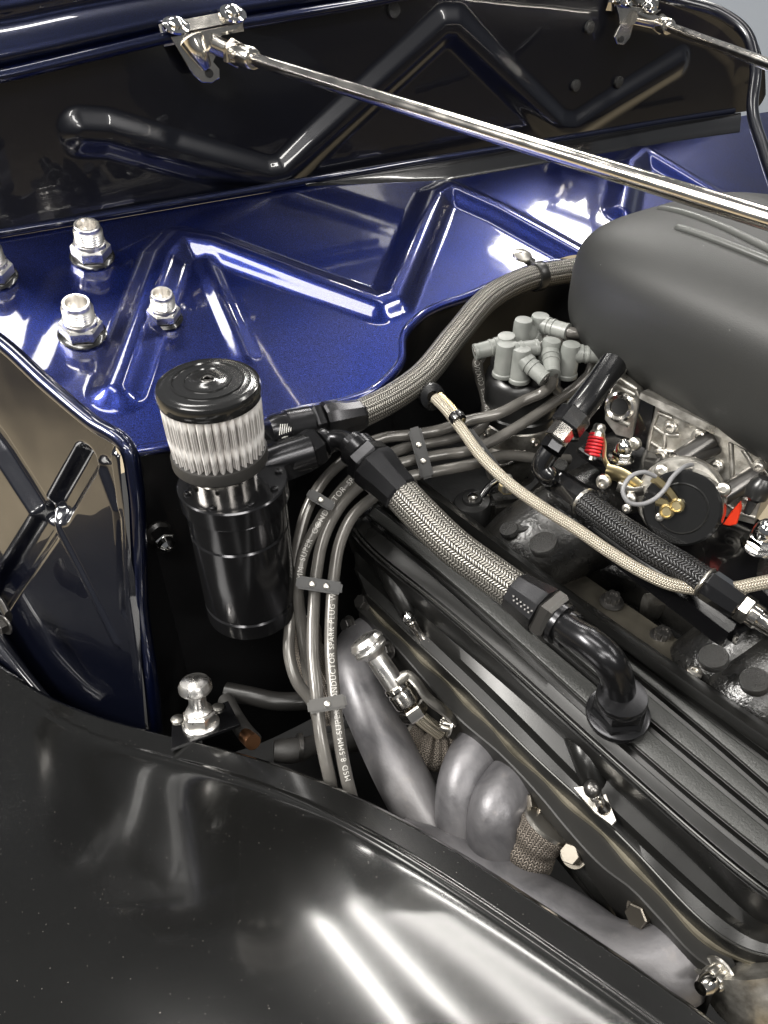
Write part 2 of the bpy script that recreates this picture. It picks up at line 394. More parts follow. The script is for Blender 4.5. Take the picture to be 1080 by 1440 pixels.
# upper panel, its shade put into the paint colour, with its zigzag bead
up_top = [(-60, 110), (0, 100), (120, 72), (240, 44), (390, 18), (520, -4), (760, -30), (900, -6), (960, 6), (1010, 22), (1045, 50), (1060, 90)]
up_bot = [(-60, 345), (0, 335), (300, 284), (610, 231), (700, 216), (800, 200), (900, 183), (960, 172), (1010, 163), (1035, 158), (1050, 150), (1062, 130)]
beads_up = [([(115, 186), (150, 188), (270, 222), (375, 250), (398, 246), (440, 205), (560, 95), (622, 38), (640, 38), (700, 98), (785, 180), (805, 182), (870, 140), (955, 88)], .026, .0085, .12), ([(900, -22), (965, -4), (1015, 16), (1048, 48), (1062, 92), (1058, 150)], .055, .022, 0.)]
panel('upper_panel', BLUE_SHADED, fire, up_top, up_bot, upw, FW, beads_up, 420, 150)
# rolled seam between the two
mb = MB(); mb.tube([shelf(*p) + UP * .004 for p in [(-60, 343), (0, 333), (300, 282), (610, 229), (800, 198), (940, 174), (1030, 160)]], .0052, 14, n=90); mb.build('rolled_seam', MIDNIGHT, fire)
rows = []
for k in range(80):
    x = 430 + (1040 - 430) * k / 79; y0 = float(np.interp(x, [430, 610, 800, 940, 1040], [262, 231, 198, 174, 160])); w = min(1, (x - 430) / 200) * 26
    rows.append([shelf(x, y0) + UP * .001, shelf(x, y0 + 2) + UP * .004, shelf(x, y0 + w * .8) + UP * .004, shelf(x, y0 + w) + UP * .0005, shelf(x, y0 + w + .5) - UP * .004])
mb = MB(); mb.grid([catmull(r, 14) for r in rows]); mb.build('shaded_seam_band', GLOSS, fire)  # band under the seam; black stands in for shade on its curve
# recess wall below the shelf edge, following it
edge = [shelf(*p) for p in poly_px(shelf_bot[4:], 160, True)]
G = []
for k in range(22):
    t = k / 21
    G.append([p + V((0, 0, -.50 * t)) + NS * (-.004 if k else 0) + (-FW * .012 * min(1, t * 8) if k else V()) for p in edge])
mb = MB(); mb.grid(G); mb.build('recess_wall', RECESS, fire, 50)
mb = MB(); mb.tube([p + V((0, 0, -.004)) for p in edge], .0055, 12); mb.build('edge_roll', BLUE, fire)
# right-hand outer flange of the upper panel
rim = PP([(880, -22, 1.07), (960, 2, 1.06), (1012, 18, 1.05), (1048, 45, 1.04), (1062, 90, 1.03), (1058, 150, 1.02), (1075, 215, .98), (1100, 290, .93)])
mb = MB(); mb.tube(rim, .0075, 16, n=70); mb.build('outer_flange', BLUE_SHADED, fire)
for p in [(808, 120), (868, 115), (827, 38), (552, 14)]: bolt(CAPI, upw(*p), FW, .0080, fire, 'rivet')
# left side panel: pressed X bead
cornerT = shelf(0, 482)
pA, pB, pC = P0, cornerT, P(110, 1000, .86)
nL = (pB - pA).cross(pC - pA).normalized()
if nL.y > 0: nL = -nL
sideh = plane_hit(pA, nL)
beads_left = [([(-40, 575), (0, 628), (58, 718)], .022, -.012, .3), ([(82, 714), (120, 648)], .019, -.013, .25), ([(64, 738), (16, 812), (-20, 870)], .022, -.012, .3), ([(72, 724), (112, 800), (165, 905)], .007, .003, 0.),
    ([(176, 640), (186, 720), (190, 830), (207, 960), (214, 1010)], .016, .012, .2), ([(150, 660), (172, 720), (180, 860)], .014, -.004, .2)]
SIDEP = mat('deep_gloss_navy_paint', (.003, .0035, .007), .25, .3, 1, .02, build=lambda t, b: (b_blue_dark(t, b), bump(t, b, noise(t, 7, 2, .5), .02, .22, True))); SIDEP.node_tree.nodes['Principled BSDF'].inputs['Coat IOR'].default_value = 1.7
panel('side_panel', SIDEP, fire, [(-40, 455), (0, 482), (70, 545), (130, 595), (160, 615), (182, 636)], [(-40, 1010), (0, 1030), (60, 1060), (110, 1075), (150, 1075), (222, 1062)], sideh, nL, beads_left, 240, 260)
mb = MB(); mb.tube([shelf(*p) + UP * .001 for p in [(-40, 455), (0, 482), (70, 545), (130, 595), (180, 632)]] + [sideh(*p) for p in [(190, 680), (195, 760), (199, 860), (212, 950), (222, 1060)]], .0075, 14, n=120); mb.build('corner_roll', MIDNIGHT, fire)
wv = [P0 + UP * -.004]
ce = [sideh(*p) for p in poly_px([(184, 640), (190, 680), (195, 760), (199, 860), (212, 950), (222, 1060), (228, 1110)], 40, True)]
wp = plane_hit(P0 - FW * .012, FW)
rows = []
for k, p in enumerate(ce):
    w0_ = V((P0.x, P0.y, p.z)) - FW * .012 + RT * .004; rows.append([p, p.lerp(w0_, .5) - FW * .004, w0_])
mb = MB(); mb.grid(rows); mb.build('corner_return', RECESS, fire, 60)
# the cowl lip above
cowl = thing('cowl', 'glossy dark blue cowl edge with rolled steps along the top left', 'cowl', upw(200, 40))
rows = [([(-60, 118), (0, 106), (120, 78), (240, 50), (390, 24), (520, 2), (600, -14)], 0, 0),
        ([(-60, 96), (0, 84), (120, 58), (240, 30), (390, 6), (520, -14), (600, -28)], .006, .002),
        ([(-60, 50), (0, 42), (120, 18), (240, -4), (390, -24), (520, -44), (600, -58)], -.020, .0),
        ([(-60, 34), (0, 28), (120, 5), (240, -16), (390, -36), (520, -56), (600, -70)], -.030, -.008),
        ([(-60, 14), (0, 8), (120, -14), (240, -34), (390, -54), (520, -74), (600, -90)], -.030, -.004),
        ([(-60, -40), (0, -46), (120, -66), (240, -86), (390, -104), (520, -124), (600, -140)], -.080, -.006)]
R2 = [[upw(*q) + FW * f + UP * u for q in poly_px(r, 90, True)] for r, f, u in rows]
R3 = [[R2[0][i] - FW * .004 - UP * .006 for i in range(90)]] + R2
cols = [catmull([R3[k][i] for k in range(len(R3))], 46) for i in range(90)]
mb = MB(); mb.grid(cols); mb.build('lip_panel', MIDNIGHT, cowl, 60)
mb = MB(); mb.tube([upw(*p) + FW * .012 for p in [(-60, 116), (0, 104), (120, 76), (240, 48), (390, 22), (520, 0), (600, -16)]], .0055, 12, n=80); mb.build('lip_roll', MIDNIGHT, cowl)

# ------------------------------------------------------------------ setting beyond the bay
mb = MB(); mb.box(40, 40, .1, Matrix.Translation((0, 0, -.05)), 0); tag(mb.build('floor', FLOORM, None, 0), 'tan workshop floor under the car', None, None, 'structure')
mb = MB(); mb.box(2.6, .08, 1.5, MZ((2.35, 2.95, .75), UP, V((.9, -.43, 0))), .2); tag(mb.build('background_wall', GREYW, None, 0), 'low pale grey partition beyond the car at the upper right', None, None, 'structure')

# ------------------------------------------------------------------ near fender
E0 = HH([(-150, 830, -.685), (-60, 885, -.678), (0, 930, -.672), (40, 962, -.664), (75, 988, -.656), (110, 1003, -.648), (170, 1012, -.63), (240, 1030, -.615), (310, 1053, -.60), (400, 1080, -.585), (490, 1114, -.572), (560, 1150, -.562), (640, 1196, -.552), (740, 1252, -.540), (830, 1313, -.53), (920, 1377, -.52), (1000, 1438, -.51), (1080, 1500, -.50), (1160, 1570, -.49)])
ed = catmull(E0, 260)
_A = np.array([tuple(p) for p in ed]); _u = np.linspace(-1, 1, 260)
_c = [np.polyfit(_u, _A[:, k], 7) for k in range(3)]; ed = [V((np.polyval(_c[0], u), np.polyval(_c[1], u), np.polyval(_c[2], u))) for u in _u]
def fprof(q, s):       # height over the edge at distance q; s runs along the fender
    a = min(1, max(0, (s - .14) / .35)); a = a * a * (3 - 2 * a)
    z = .008 * min(1, q / .006)
    w0 = .008 + .018 * a
    if q > w0: z += .0016 * math.exp(-((q - w0) / .003) ** 2) * a
    x = max(0, q - w0)
    z -= .0035 * (1 - math.exp(-x / .010)) * a
    # convex roll: slope k at the crease, easing to k1 over distance r, nearly level beyond
    k, k1, r = .05 + .25 * a, .015, .20
    u = min(x, r); z += k * u - (k - k1) * u * u / (2 * r)
    if x > r: z += k1 * (x - r) - .10 * (x - r) ** 2
    return z
qs = [0, .002, .004, .006] + [.006 + .46 * (k / 110) ** 1.5 for k in range(1, 111)]
G = []
for i, p in enumerate(ed):
    a, b = ed[max(0, i - 4)], ed[min(len(ed) - 1, i + 4)]; t = (b - a); t.z = 0; t.normalize()
    o1 = V((t.y, -t.x, 0));
    if o1.y > 0: o1 = -o1
    s = i / len(ed)
    o2 = V((-.80, -.60, 0)).normalized()
    row = []
    for q in qs:
        w = min(1, q / .25); w = w * w * (3 - 2 * w); d = (o1 * (1 - w) + o2 * w).normalized()
        row.append(p + d * q + UP * fprof(q, s))
    row = [p + UP * -.45, p + UP * -.05, p + UP * -.006] + row; G.append(row)  # unseen skirt below the edge, added to block floor reflections
mb = MB(); mb.grid(G); fo = mb.build('fender', FENDER, None, 70)
tag(fo, 'satin black front fender sweeping across the bottom left, dusted with specks', 'fender')

mb = MB(); mb.tube([sideh(*p) - nL * 0 + V((-.2, -.6, .3)).normalized() * .022 for p in [(-50, 790), (-10, 850), (25, 905), (60, 950), (90, 982), (118, 1004)]], lambda t: .020 - .010 * t, 20, n=50, sq=.7); mb.build('lower_lip', SIDEP, fire)

# ------------------------------------------------------------------ bulkhead fittings
def fitting(px, py, r, h, label, fresh=True):
    p = shelf(px, py); ax = NS.normalized(); t = thing('bulkhead_fitting', label, 'fitting', p, 'bulkhead fittings')
    M = MZ(p, ax, RT + FW * .3)
    b = MB(); b.lathe([(r * 1.5, -.001), (r * 1.52, .002), (r * 1.3, .004), (.001, .004)], M, 32); b.build('washer', GLOSS, t)
    b = MB(); b.hexa(r * 1.35, r * .95, M @ Matrix.Translation((0, 0, .003))); b.build('hex_base', ALU, t, 20)
    z0 = .003 + r * .9; prof = [(r * 1.1, z0), (r * 1.05, z0 + r * .25), (r * .88, z0 + r * .3)]
    n = 5; z = z0 + r * .3; st = (h - r * 1.6) / n
    for k in range(n): prof += [(r * .9, z + st * .1), (r * .97, z + st * .5), (r * .9, z + st * .9)]; z += st
    prof += [(r * .84, z + .001), (r * .86, z + r * .32), (r * .8, z + r * .38), (r * .68, z + r * .38), (r * .6, z + r * .1), (r * .58, z - r * .6), (.001, z - r * .6)]
    b = MB(); b.lathe(prof, M, 40); b.build('threaded_neck', ALU, t)
    return t
fitting(130, 362, .0150, .037, 'tall open silver fitting highest on the blue panel, just below its top seam')
fitting(116, 471, .0150, .037, 'open silver fitting in the bright glare, nearest the panel\'s lower left edge')
fitting(231, 449, .0122, .030, 'smallest silver fitting, right of the others on the pressed bead')
fitting(-8, 390, .0150, .037, 'silver fitting cut off by the left edge of the photo')

CANM = mat('gloss_black_anodised_can', (.03, .03, .032), .15, .8)
# ------------------------------------------------------------------ breather filter on catch can
CX, CY = H(293, 543, -.300).x, H(293, 543, -.300).y; Z0 = CAM.z
def can(z): return V((CX, CY, Z0 + z))
Z0 += .006
fl = thing('breather_filter', 'round breather filter with white pleats under a glossy black top', 'air filter', can(-.395))
rt = .0372; rb = .0355
b = MB(); b.lathe([(.001, -.3000), (.007, -.2999), (.0085, -.3008), (.0165, -.3008), (.0170, -.3000), (.0178, -.3000), (.0183, -.3010), (.0258, -.3012), (.0264, -.3002), (.0272, -.3002), (.0277, -.3014), (.0320, -.3018), (.0350, -.3016), (.0385, -.3035), (.0398, -.3065), (.0398, -.3125), (.0390, -.3145), (.036, -.3145)], Matrix.Translation((CX, CY, Z0)), 80)
ftop = b.build('top_cap', mat('glossy_black_rubber', (.010, .010, .010), .16, 0, .3, .1, build=lambda t, bb: bump(t, bb, noise(t, 70, 3), .0006, .25)), fl)
b = MB()
for k in range(3):
    b.tube([can(-.2995) + V((.003 * math.cos(a), .003 * math.sin(a), 0)) for a in (k * 2.1, k * 2.1 + .9, k * 2.1 + 1.5)], .0006, 8, n=8)
b.lathe([(.0042, -.2998), (.0046, -.2990), (.0052, -.2998)], Matrix.Translation((CX, CY, Z0)), 30); b.build('moulded_emblem', ANOD2, ftop)
NP = 36
def pl(t): return 1.03 - .20 * (1 - abs(math.sin(NP * math.pi * t)) ** .8)
b = MB(); b.lathe([(rt, -.313), (rt, -.330), (rt * .99, -.345), (rb * 1.01, -.356), (rb, -.366)], Matrix.Translation((CX, CY, Z0)), NP * 10, pl); b.build('pleated_element', PLEAT, fl, 80)
b = MB(); b.lathe([(.034, -.3625), (.0378, -.3630), (.0385, -.3650), (.0385, -.3725), (.0370, -.3745), (.030, -.375), (.001, -.375)], Matrix.Translation((CX, CY, Z0)), 80); b.build('base_ring', RUB2, fl)
b = MB(); b.lathe([(.0275, -.374), (.0275, -.378), (.0288, -.379), (.0288, -.383), (.0270, -.384), (.0270, -.3985)], Matrix.Translation((CX, CY, Z0)), 64); b.build('steel_neck', NICKEL, fl)

CX += .007; Z0 += .005
cc = thing('catch_can', 'tall glossy black oil catch can on the recess wall under the breather filter', 'oil catch can', can(-.56))
b = MB(); b.lathe([(.0410, -.418), (.0425, -.4200), (.0425, -.4440), (.0412, -.4455), (.0412, -.4470), (.0425, -.4485), (.0425, -.530), (.0410, -.5315), (.0410, -.5335), (.0425, -.535), (.0425, -.551), (.040, -.554), (.001, -.554)], Matrix.Translation((CX, CY, Z0)), 96); b.build('can_body', CANM, cc)
# teardrop lid with the side boss
poly = [(.0455 * math.cos(a), .0455 * math.sin(a)) for a in np.linspace(R_(100), R_(385), 60)]
poly += [(.062, .034), (.074, .048), (.078, .058), (.060, .066), (.030, .060), (.006, .052)]
b = MB(); b.prism(poly, .0175, Matrix.Translation((CX, CY, Z0 - .3995)), .0012); b.build('lid', CANM, cc, 30)
for a in (-20, -60, -105, -150, 160, 115, 15): bolt(BTNB, can(-.3995) + V((.0385 * math.cos(R_(a)), .0385 * math.sin(R_(a)), 0)), UP, .0032, cc, 'lid_screw')
b = MB(); b.box(.062, .034, .034, MZ(H(424, 618, -.400), UP, RT) , .08)
b.build('outlet_block', ANOD, cc, 30)
b = MB(); b.tube(HH([(372, 655, -.398), (400, 645, -.395), (438, 633, -.392)]), .0165, 28); pb = b.build('front_port', ANOD, cc)
Z0 = CAM.z
# geometric white logo lines on the rear block
lm = thing('catch_can', 'x', 'x', can(0)) if False else None
b = MB(); o = H(393, 612, -.378); eX = RT; eY = UP * .6 + FW * -.6
for k in range(7):
    q = o + eX * (k * .0022); b.tube([q, q + (eY + eX * .5).normalized() * (.010 - .0006 * k)], .00045, 6)
for k in range(9):
    q = o + eX * (.002 + k * .0016) - UP * .004; b.tube([q, q + (eY * .2 + eX).normalized() * .006 - UP * .002 * (k % 2)], .0004, 6)
b.build('etched_logo', PRINT, cc)

# ------------------------------------------------------------------ hoses
def hose_end(parent, p, ax, r, body=ANOD, flip=False, L=1.0):
    """socket grips the braid behind p, nut and collar ahead along ax"""
    ax = V(ax).normalized(); M = MZ(p, ax)
    b = MB(); n = 12
    b.lathe([(r * 1.08, -r * 2.4 * L), (r * 1.16, -r * 2.3 * L), (r * 1.22, -r * 1.2 * L), (r * 1.34, -r * .5 * L), (r * 1.36, 0), (r * 1.2, r * .05)], M, n); s = b.build('hose_socket', body, parent, 18)
    b = MB(); b.lathe([(r * 1.1, 0), (r * 1.1, r * .35)], M, 24); b.hexa(r * 1.34, r * .85, M @ Matrix.Translation((0, 0, r * .22))); b.build('hex_nut', body, parent, 18)
    b = MB(); b.lathe([(r * 1.12, r * 1.05), (r * 1.16, r * 1.1), (r * 1.16, r * 1.5), (r * 1.0, r * 1.55), (r * .98, r * 1.62), (r * 1.08, r * 1.68), (r * 1.08, r * 1.9), (r * .9, r * 1.95)], M, 36); b.build('collar', body, parent)
    return s
# upper hose: can -> behind the distributor
hp = PP([(500, 585, .715), (540, 566, .73), (590, 532, .755), (640, 473, .79), (690, 418, .83), (740, 393, .86), (800, 381, .885), (880, 372, .92)])
h1 = thing('braided_hose', 'thick braided hose curving up from the catch can past the blue panel behind the scoop', 'hose', hp[0])
b = MB(); b.tube(hp, .0134, 40, n=260); b.build('braid', BR_STEEL, h1)
q = PP([(500, 585, .715), (452, 592, .70), (432, 598, .695), (400, 608, .69)]); d = (q[2] - q[0]).normalized()
b = MB(); b.lathe([(.0136, -.004), (.0150, 0), (.0158, .014), (.0185, .024), (.0185, .034), (.0165, .036)], MZ(hp[0] - d * .003, d), 12); b.build('hose_socket', ANOD, h1, 18)
b = MB(); b.hexa(.0190, .010, MZ(hp[0] + d * .0345, d)); b.build('hex_nut', ANOD, h1, 18)
b = MB(); b.lathe([(.0150, .044), (.0172, .046), (.0172, .068), (.0155, .069), (.0148, .080), (.013, .085)], MZ(hp[0], d), 30); b.build('swivel_collar', ANOD, h1)
b = MB(); i = 182; fp = catmull(hp, 260); dd = (fp[i + 1] - fp[i - 1]).normalized()
b.lathe([(.0134, -.006), (.0158, -.006), (.0164, -.004), (.0164, .004), (.0158, .006), (.0134, .006)], MZ(fp[i], dd), 32)
b.tube([fp[i] + UP * .012 - FW * .008, fp[i] + UP * .020 - FW * .022 - RT * .01], .005, 12)
b.build('rubber_clamp', RUB, h1)
b = MB(); b.lathe([(.011, 0), (.011, .003), (.006, .005), (.001, .006)], MZ(fp[i] + UP * .018 - FW * .02 - RT * .008, NS), 20); b.build('clamp_screw', STEEL, h1)

# lower hose: can port -> elbow -> braid -> elbow into valve cover
e1 = HH([(432, 635, -.393), (452, 622, -.390), (476, 618, -.385), (500, 629, -.382), (518, 645, -.385), (530, 660, -.388)])
bp = HH([(560, 690, -.395), (590, 722, -.402), (640, 770, -.414), (690, 807, -.424), (728, 834, -.430)])
h2 = thing('braided_hose', 'thick braided hose lying along the valve cover between two black elbow fittings', 'hose', bp[2])
b = MB(); b.tube(bp, .0152, 44, n=240); b.build('braid', BR_STEEL, h2)
b = MB(); b.tube(e1, .0088, 28, n=48); b.build('elbow_tube', ANOD, h2)
d = (e1[0] - e1[1]).normalized()
b = MB(); b.hexa(.0178, .012, MZ(H(432, 633, -.392) - d * .012, d)); b.build('port_nut', ANOD, h2, 18)
b = MB(); b.lathe([(.0105, 0), (.0125, .001), (.0125, .006), (.0105, .009)], MZ(H(452, 624, -.390), -d), 28); b.build('collar', ANOD, h2)
d = (e1[-1] - bp[0]).normalized(); M = MZ(bp[0] - d * .004, d)
LL = (e1[-1] - bp[0]).length
b = MB(); b.lathe([(.0162, -.002), (.0172, 0), (.0186, .018), (.0215, .030), (.0215, .036), (.018, .037)], M, 10); b.build('hose_socket', ANOD, h2, 18)
b = MB(); b.hexa(.0200, .013, MZ(bp[0] + d * .034, d)); b.build('hex_nut', ANOD, h2, 18)
b = MB(); b.lathe([(.015, .046), (.0165, .047), (.0165, .056), (.013, .057), (.012, .064), (.0092, .066)], MZ(bp[0], d), 32); b.build('collar', ANOD, h2)
e2 = HH([(783, 873, -.430), (806, 890, -.424), (832, 906, -.420), (853, 925, -.423), (866, 948, -.436), (870, 968, -.450), (871, 985, -.462)])
d = (e2[0] - bp[-1]).normalized()
b = MB(); b.lathe([(.0158, -.003), (.0172, -.001), (.0178, .008), (.0200, .023), (.0203, .027), (.018, .028)], MZ(bp[-1], d), 10); b.build('hose_socket', ANOD, h2, 18)
b = MB()
for i in range(4):
    for j in range(8 - i):
        pp = H(721 + j * 5.0 + i * 0.5, 826 + j * 4.0 + i * 6.0, -.43); M2 = MZ(pp, ray(725, 830) * -1)
        b.box(.0013, .0013, .0006, M2 @ Matrix.Translation((0, 0, .0165 - .0002)), 0)
b.build('stamped_marks', ANOD2, h2)
b = MB(); b.hexa(.0215, .0115, MZ(bp[-1] + d * .0275, d, UP + RT * .5)); b.build('hex_nut', mat('smoked_anodised_aluminium', (.075, .072, .068), .3, .85), h2, 18)
b = MB(); b.lathe([(.0150, .038), (.0168, .039), (.0168, .0435), (.0132, .0445), (.0132, .0465), (.0148, .0472), (.0148, .0515), (.012, .0525)], MZ(bp[-1], d), 36); b.build('collar', ANOD, h2)
b = MB(); b.tube(e2, .0118, 32, n=60); b.build('elbow_tube', ANOD, h2)
nc = (UP + RT * -.12 + FW * .02).normalized(); pc = H(872, 990, -.462)
b = MB(); b.lathe([(.0135, .012), (.0175, .0115), (.0180, .010), (.0180, .006), (.0172, .004)], MZ(pc, nc), 36); b.build('collar', ANOD, h2)
b = MB(); b.hexa(.0190, .012, MZ(pc - nc * .004, nc)); b.hexa(.0212, .010, MZ(pc - nc * .013, nc, FW)); b.build('base_nut', ANOD, h2, 18)
b = MB(); b.lathe([(.0226, -.016), (.0232, -.013), (.0226, -.011), (.02, -.010)], MZ(pc, nc), 36); b.build('grommet', ANOD, h2)

# ------------------------------------------------------------------ valve cover
Ln = {
 0: ([(515, 838), (560, 882), (640, 958), (774, 1091), (860, 1169), (933, 1246), (1006, 1315), (1040, 1338), (1080, 1347), (1130, 1345)], -.548, -.548),
 1: ([(503, 800), (570, 862), (652, 940), (815, 1101), (870, 1157), (985, 1259), (1039, 1309), (1060, 1322), (1085, 1321), (1130, 1312)], -.538, -.538),
 2: ([(500, 775), (570, 842), (683, 940), (799, 1044), (897, 1140), (977, 1209), (1027, 1263), (1058, 1292), (1085, 1300), (1130, 1296)], -.522, -.522),
 3: ([(492, 741), (551, 800), (653, 880), (719, 940), (860, 1070), (943, 1140), (1027, 1217), (1075, 1257), (1095, 1270), (1130, 1285)], -.494, -.494),
 4: ([(509, 723), (600, 800), (690, 876), (760, 940), (864, 1030), (1003, 1160), (1080, 1209), (1130, 1252)], -.487, -.487),
 5: ([(525, 705), (600, 765), (690, 833), (833, 956), (909, 1017), (1000, 1093), (1076, 1157), (1135, 1208)], -.480, -.480),
 6: ([(543, 690), (625, 750), (750, 845), (915, 973), (1000, 1045), (1080, 1115), (1140, 1170)], -.474, -.474),
 7: ([(562, 676), (690, 774), (800, 858), (909, 940), (1000, 1008), (1080, 1068), (1150, 1125)], -.468, -.468),
 8: ([(570, 674), (690, 764), (800, 845), (927, 940), (1000, 991), (1080, 1046), (1155, 1100)], -.462, -.462),
 9: ([(580, 674), (617, 690), (690, 756), (770, 807), (880, 887), (956, 940), (1080, 1021), (1160, 1075)], -.474, -.474)}
NST = 150
LN = {k: catmull([H(x, y, za) for x, y in pts], NST) for k, (pts, za, zb) in Ln.items()}
for k, dg_ in ((0, 9), (1, 9), (2, 9), (3, 6), (4, 3), (5, 3), (6, 3), (7, 3), (8, 3), (9, 3)):
    _A = np.array([tuple(p) for p in LN[k]]); _u = np.linspace(-1, 1, NST); _w = [np.polyfit(_u, _A[:, j], dg_) for j in range(3)]
    LN[k] = [V([float(np.polyval(w, u)) for w in _w]) for u in _u]
vc = thing('valve_cover', 'long satin black finned valve cover crossing the lower right', 'valve cover', LN[5][75])
def cover_rows(i):
    L = [LN[k][i] for k in range(10)]; out = []
    across = (L[8] - L[3]).normalized(); along = (LN[5][min(NST - 1, i + 2)] - LN[5][max(0, i - 2)]).normalized()
    nn = along.cross(across).normalized()
    if nn.z < 0: nn = -nn
    out += [L[0] - UP * .010, L[0] - UP * .004, L[0], L[0] + UP * .004]
    out += [L[1] - UP * .002 - across * .001, L[1]]
    out += [L[1] + UP * .006 + across * .001]
    e = 1.0
    out += [L[2] - nn * .004, L[2] + nn * .002, L[2].lerp(L[3], .35) + nn * .008, L[2].lerp(L[3], .7) + nn * .010]
    for k in (3, 4, 5, 6, 7):
        g = .0042; dpt = .0075
        out += [L[k] - across * g + nn * .0016, L[k] - across * (g - .0009) + nn * .0012, L[k] - across * .0020 - nn * dpt, L[k] + across * .0020 - nn * dpt, L[k] + across * (g - .0008) + nn * .0010, L[k] + across * g + nn * .0010]
    out += [L[8] - across * .005 + nn * .001, L[8] - across * .003 + nn * .005, L[8] + across * .001 + nn * .0075, L[8] * .5 + L[9] * .5 + nn * .0095, L[9] + nn * .004, L[9] - nn * .003, L[9] - nn * .012, L[9] - UP * .055 + across * .006]
    return out
G = [cover_rows(i) for i in range(NST)]
rear = [p * 1.0 for p in G[0]]; cen = (LN[2][0] + LN[9][0]) / 2 - UP * .03
back = (LN[5][0] - LN[5][4]).normalized()
G = [[p.lerp(cen - UP * .02, .75) + back * .012 - UP * .02 for p in rear], [p.lerp(cen, .12) + back * .011 - UP * .012 for p in rear], [p.lerp(cen, .02) + back * .006 - UP * .003 for p in rear]] + G
fr = G[-1]; fwd = (LN[5][-1] - LN[5][-4]).normalized()
G += [[p + fwd * .012 - UP * .004 for p in fr], [p + fwd * .02 - UP * .02 for p in fr]]
b = MB(); b.grid(G); b.build('cover_shell', COVER, vc, 32)
for k, off in ((0, UP * .0042), (3, UP * .0012)):
    b = MB(); b.tube([LN[k][i] + off for i in range(2, NST - 1)], .0011, 8); b.build('edge_bead', COVERG, vc)
# crinkle-finished bands between the ribs, a hair proud
for ka, kb in ((4, 5), (5, 6), (6, 7)):
    rows = []
    for i in range(3, NST - 2):
        A, B = LN[ka][i], LN[kb][i]; ac = (B - A).normalized(); al = (LN[5][min(NST - 1, i + 2)] - LN[5][i - 2]).normalized(); nn = al.cross(ac).normalized()
        if nn.z < 0: nn = -nn
        a0 = A + ac * .0040 - nn * .0010; b0 = B - ac * .0040 - nn * .0010
        rows.append([a0, a0 + nn * .0034, a0 + nn * .0042 + ac * .0004, a0 + nn * .0045 + ac * .0012, b0 + nn * .0045 - ac * .0012, b0 + nn * .0042 - ac * .0004, b0 + nn * .0034, b0])
    b = MB(); b.grid(rows); b.build('rib', CRINKLE, vc, 60)
# scallops around the hold-down studs
def stud(base, tip, r, parent, ballmat):
    p, q = H(*base), H(*tip); ax = (q - p).normalized(); L = (q - p).length
    b = MB(); b.lathe([(r * 1.05, 0), (r * 1.08, L * .12), (r * .85, L * .2), (r * .85, L * .5), (r * 1.0, L * .55), (r * 1.0, L * .7), (r * .7, L * .75)], MZ(p, ax), 24); b.build('stud', NICKEL, parent)
    b = MB(); b.lathe([(r * .7, L * .7), (r * 1.15, L * .78), (r * 1.25, L * .78 + r * .5), (r * 1.15, L * .78 + r * 1.0), (r * .8, L * .78 + r * 1.5), (r * .3, L * .78 + r * 1.75), (.0005, L * .78 + r * 1.8)], MZ(p, ax), 28); b.build('ball_cap', ballmat, parent)
stud((849, 1138, -.533), (831, 1106, -.512), .0052, vc, ANOD2)
stud((597, 903, -.548), (570, 862, -.520), .0048, vc, CHROME)
pn = (UP * .93 + RT * -.3).normalized()
for pts in ([(806, 1107), (818, 1105), (838, 1122), (852, 1116), (867, 1154), (861, 1161), (835, 1142)], [(583, 888), (590, 880), (604, 905), (598, 911)]):
    p0 = H(pts[0][0], pts[0][1], -.5335 if pts[0][0] > 700 else -.546); ht = plane_hit(p0, pn); M = MZ(p0, pn, FW); q = [M.inverted() @ ht(*p) for p in pts]
    b = MB(); b.prism([(v.x, v.y) for v in q], .0022, M, .0005); b.build('spreader_plate', STEEL, vc, 30)
for (pts, r0, r1) in (([(812, 1030, -.520), (824, 1062, -.520), (834, 1090, -.530), (845, 1118, -.545)], .0125, .0105), ([(540, 790, -.512), (556, 822, -.516), (570, 850, -.528), (582, 875, -.545)], .012, .009)):
    b = MB(); b.tube(HH(pts), lambda t, a=r0, c=r1: a + (c - a) * t, 24, n=24); b.build('stud_scallop', COVER, vc)

# cylinder head under it
hd = thing('cylinder_head', 'dark cylinder head edge with a bare metal strip, under the valve cover', 'cylinder head', LN[0][70])
rowsA = []
for i in range(NST):
    p = LN[0][i]; t = (LN[0][min(NST - 1, i + 3)] - LN[0][max(0, i - 3)]); t.z = 0; t.normalize(); o = V((t.y, -t.x, 0))
    if o.x > 0: o = -o
    if i > 108: o = (o * max(0, 1 - (i - 108) / 30) + V((-.3, -.95, 0)) * min(1, (i - 108) / 30)).normalized()
    w = .0008 + .0026 * math.sin(i * .16) ** 2
    rowsA.append([p - UP * .004 - o * .02, p - UP * .0095 - o * .004, p - UP * .0095 + o * w, p - UP * .013 + o * w, p - UP * .016 - o * .012, p - UP * .08 - o * .05])
b = MB(); b.grid(rowsA); b.build('gasket_face', mat('oily_bare_casting', (.16, .145, .11), .4, .6, build=lambda t, bb: t.links.new(mixc(t, ramp(t, noise(t, 30, 4), .3, .7), (.05, .045, .032), (.26, .235, .18)), bb.inputs['Base Color'])), hd, 40)
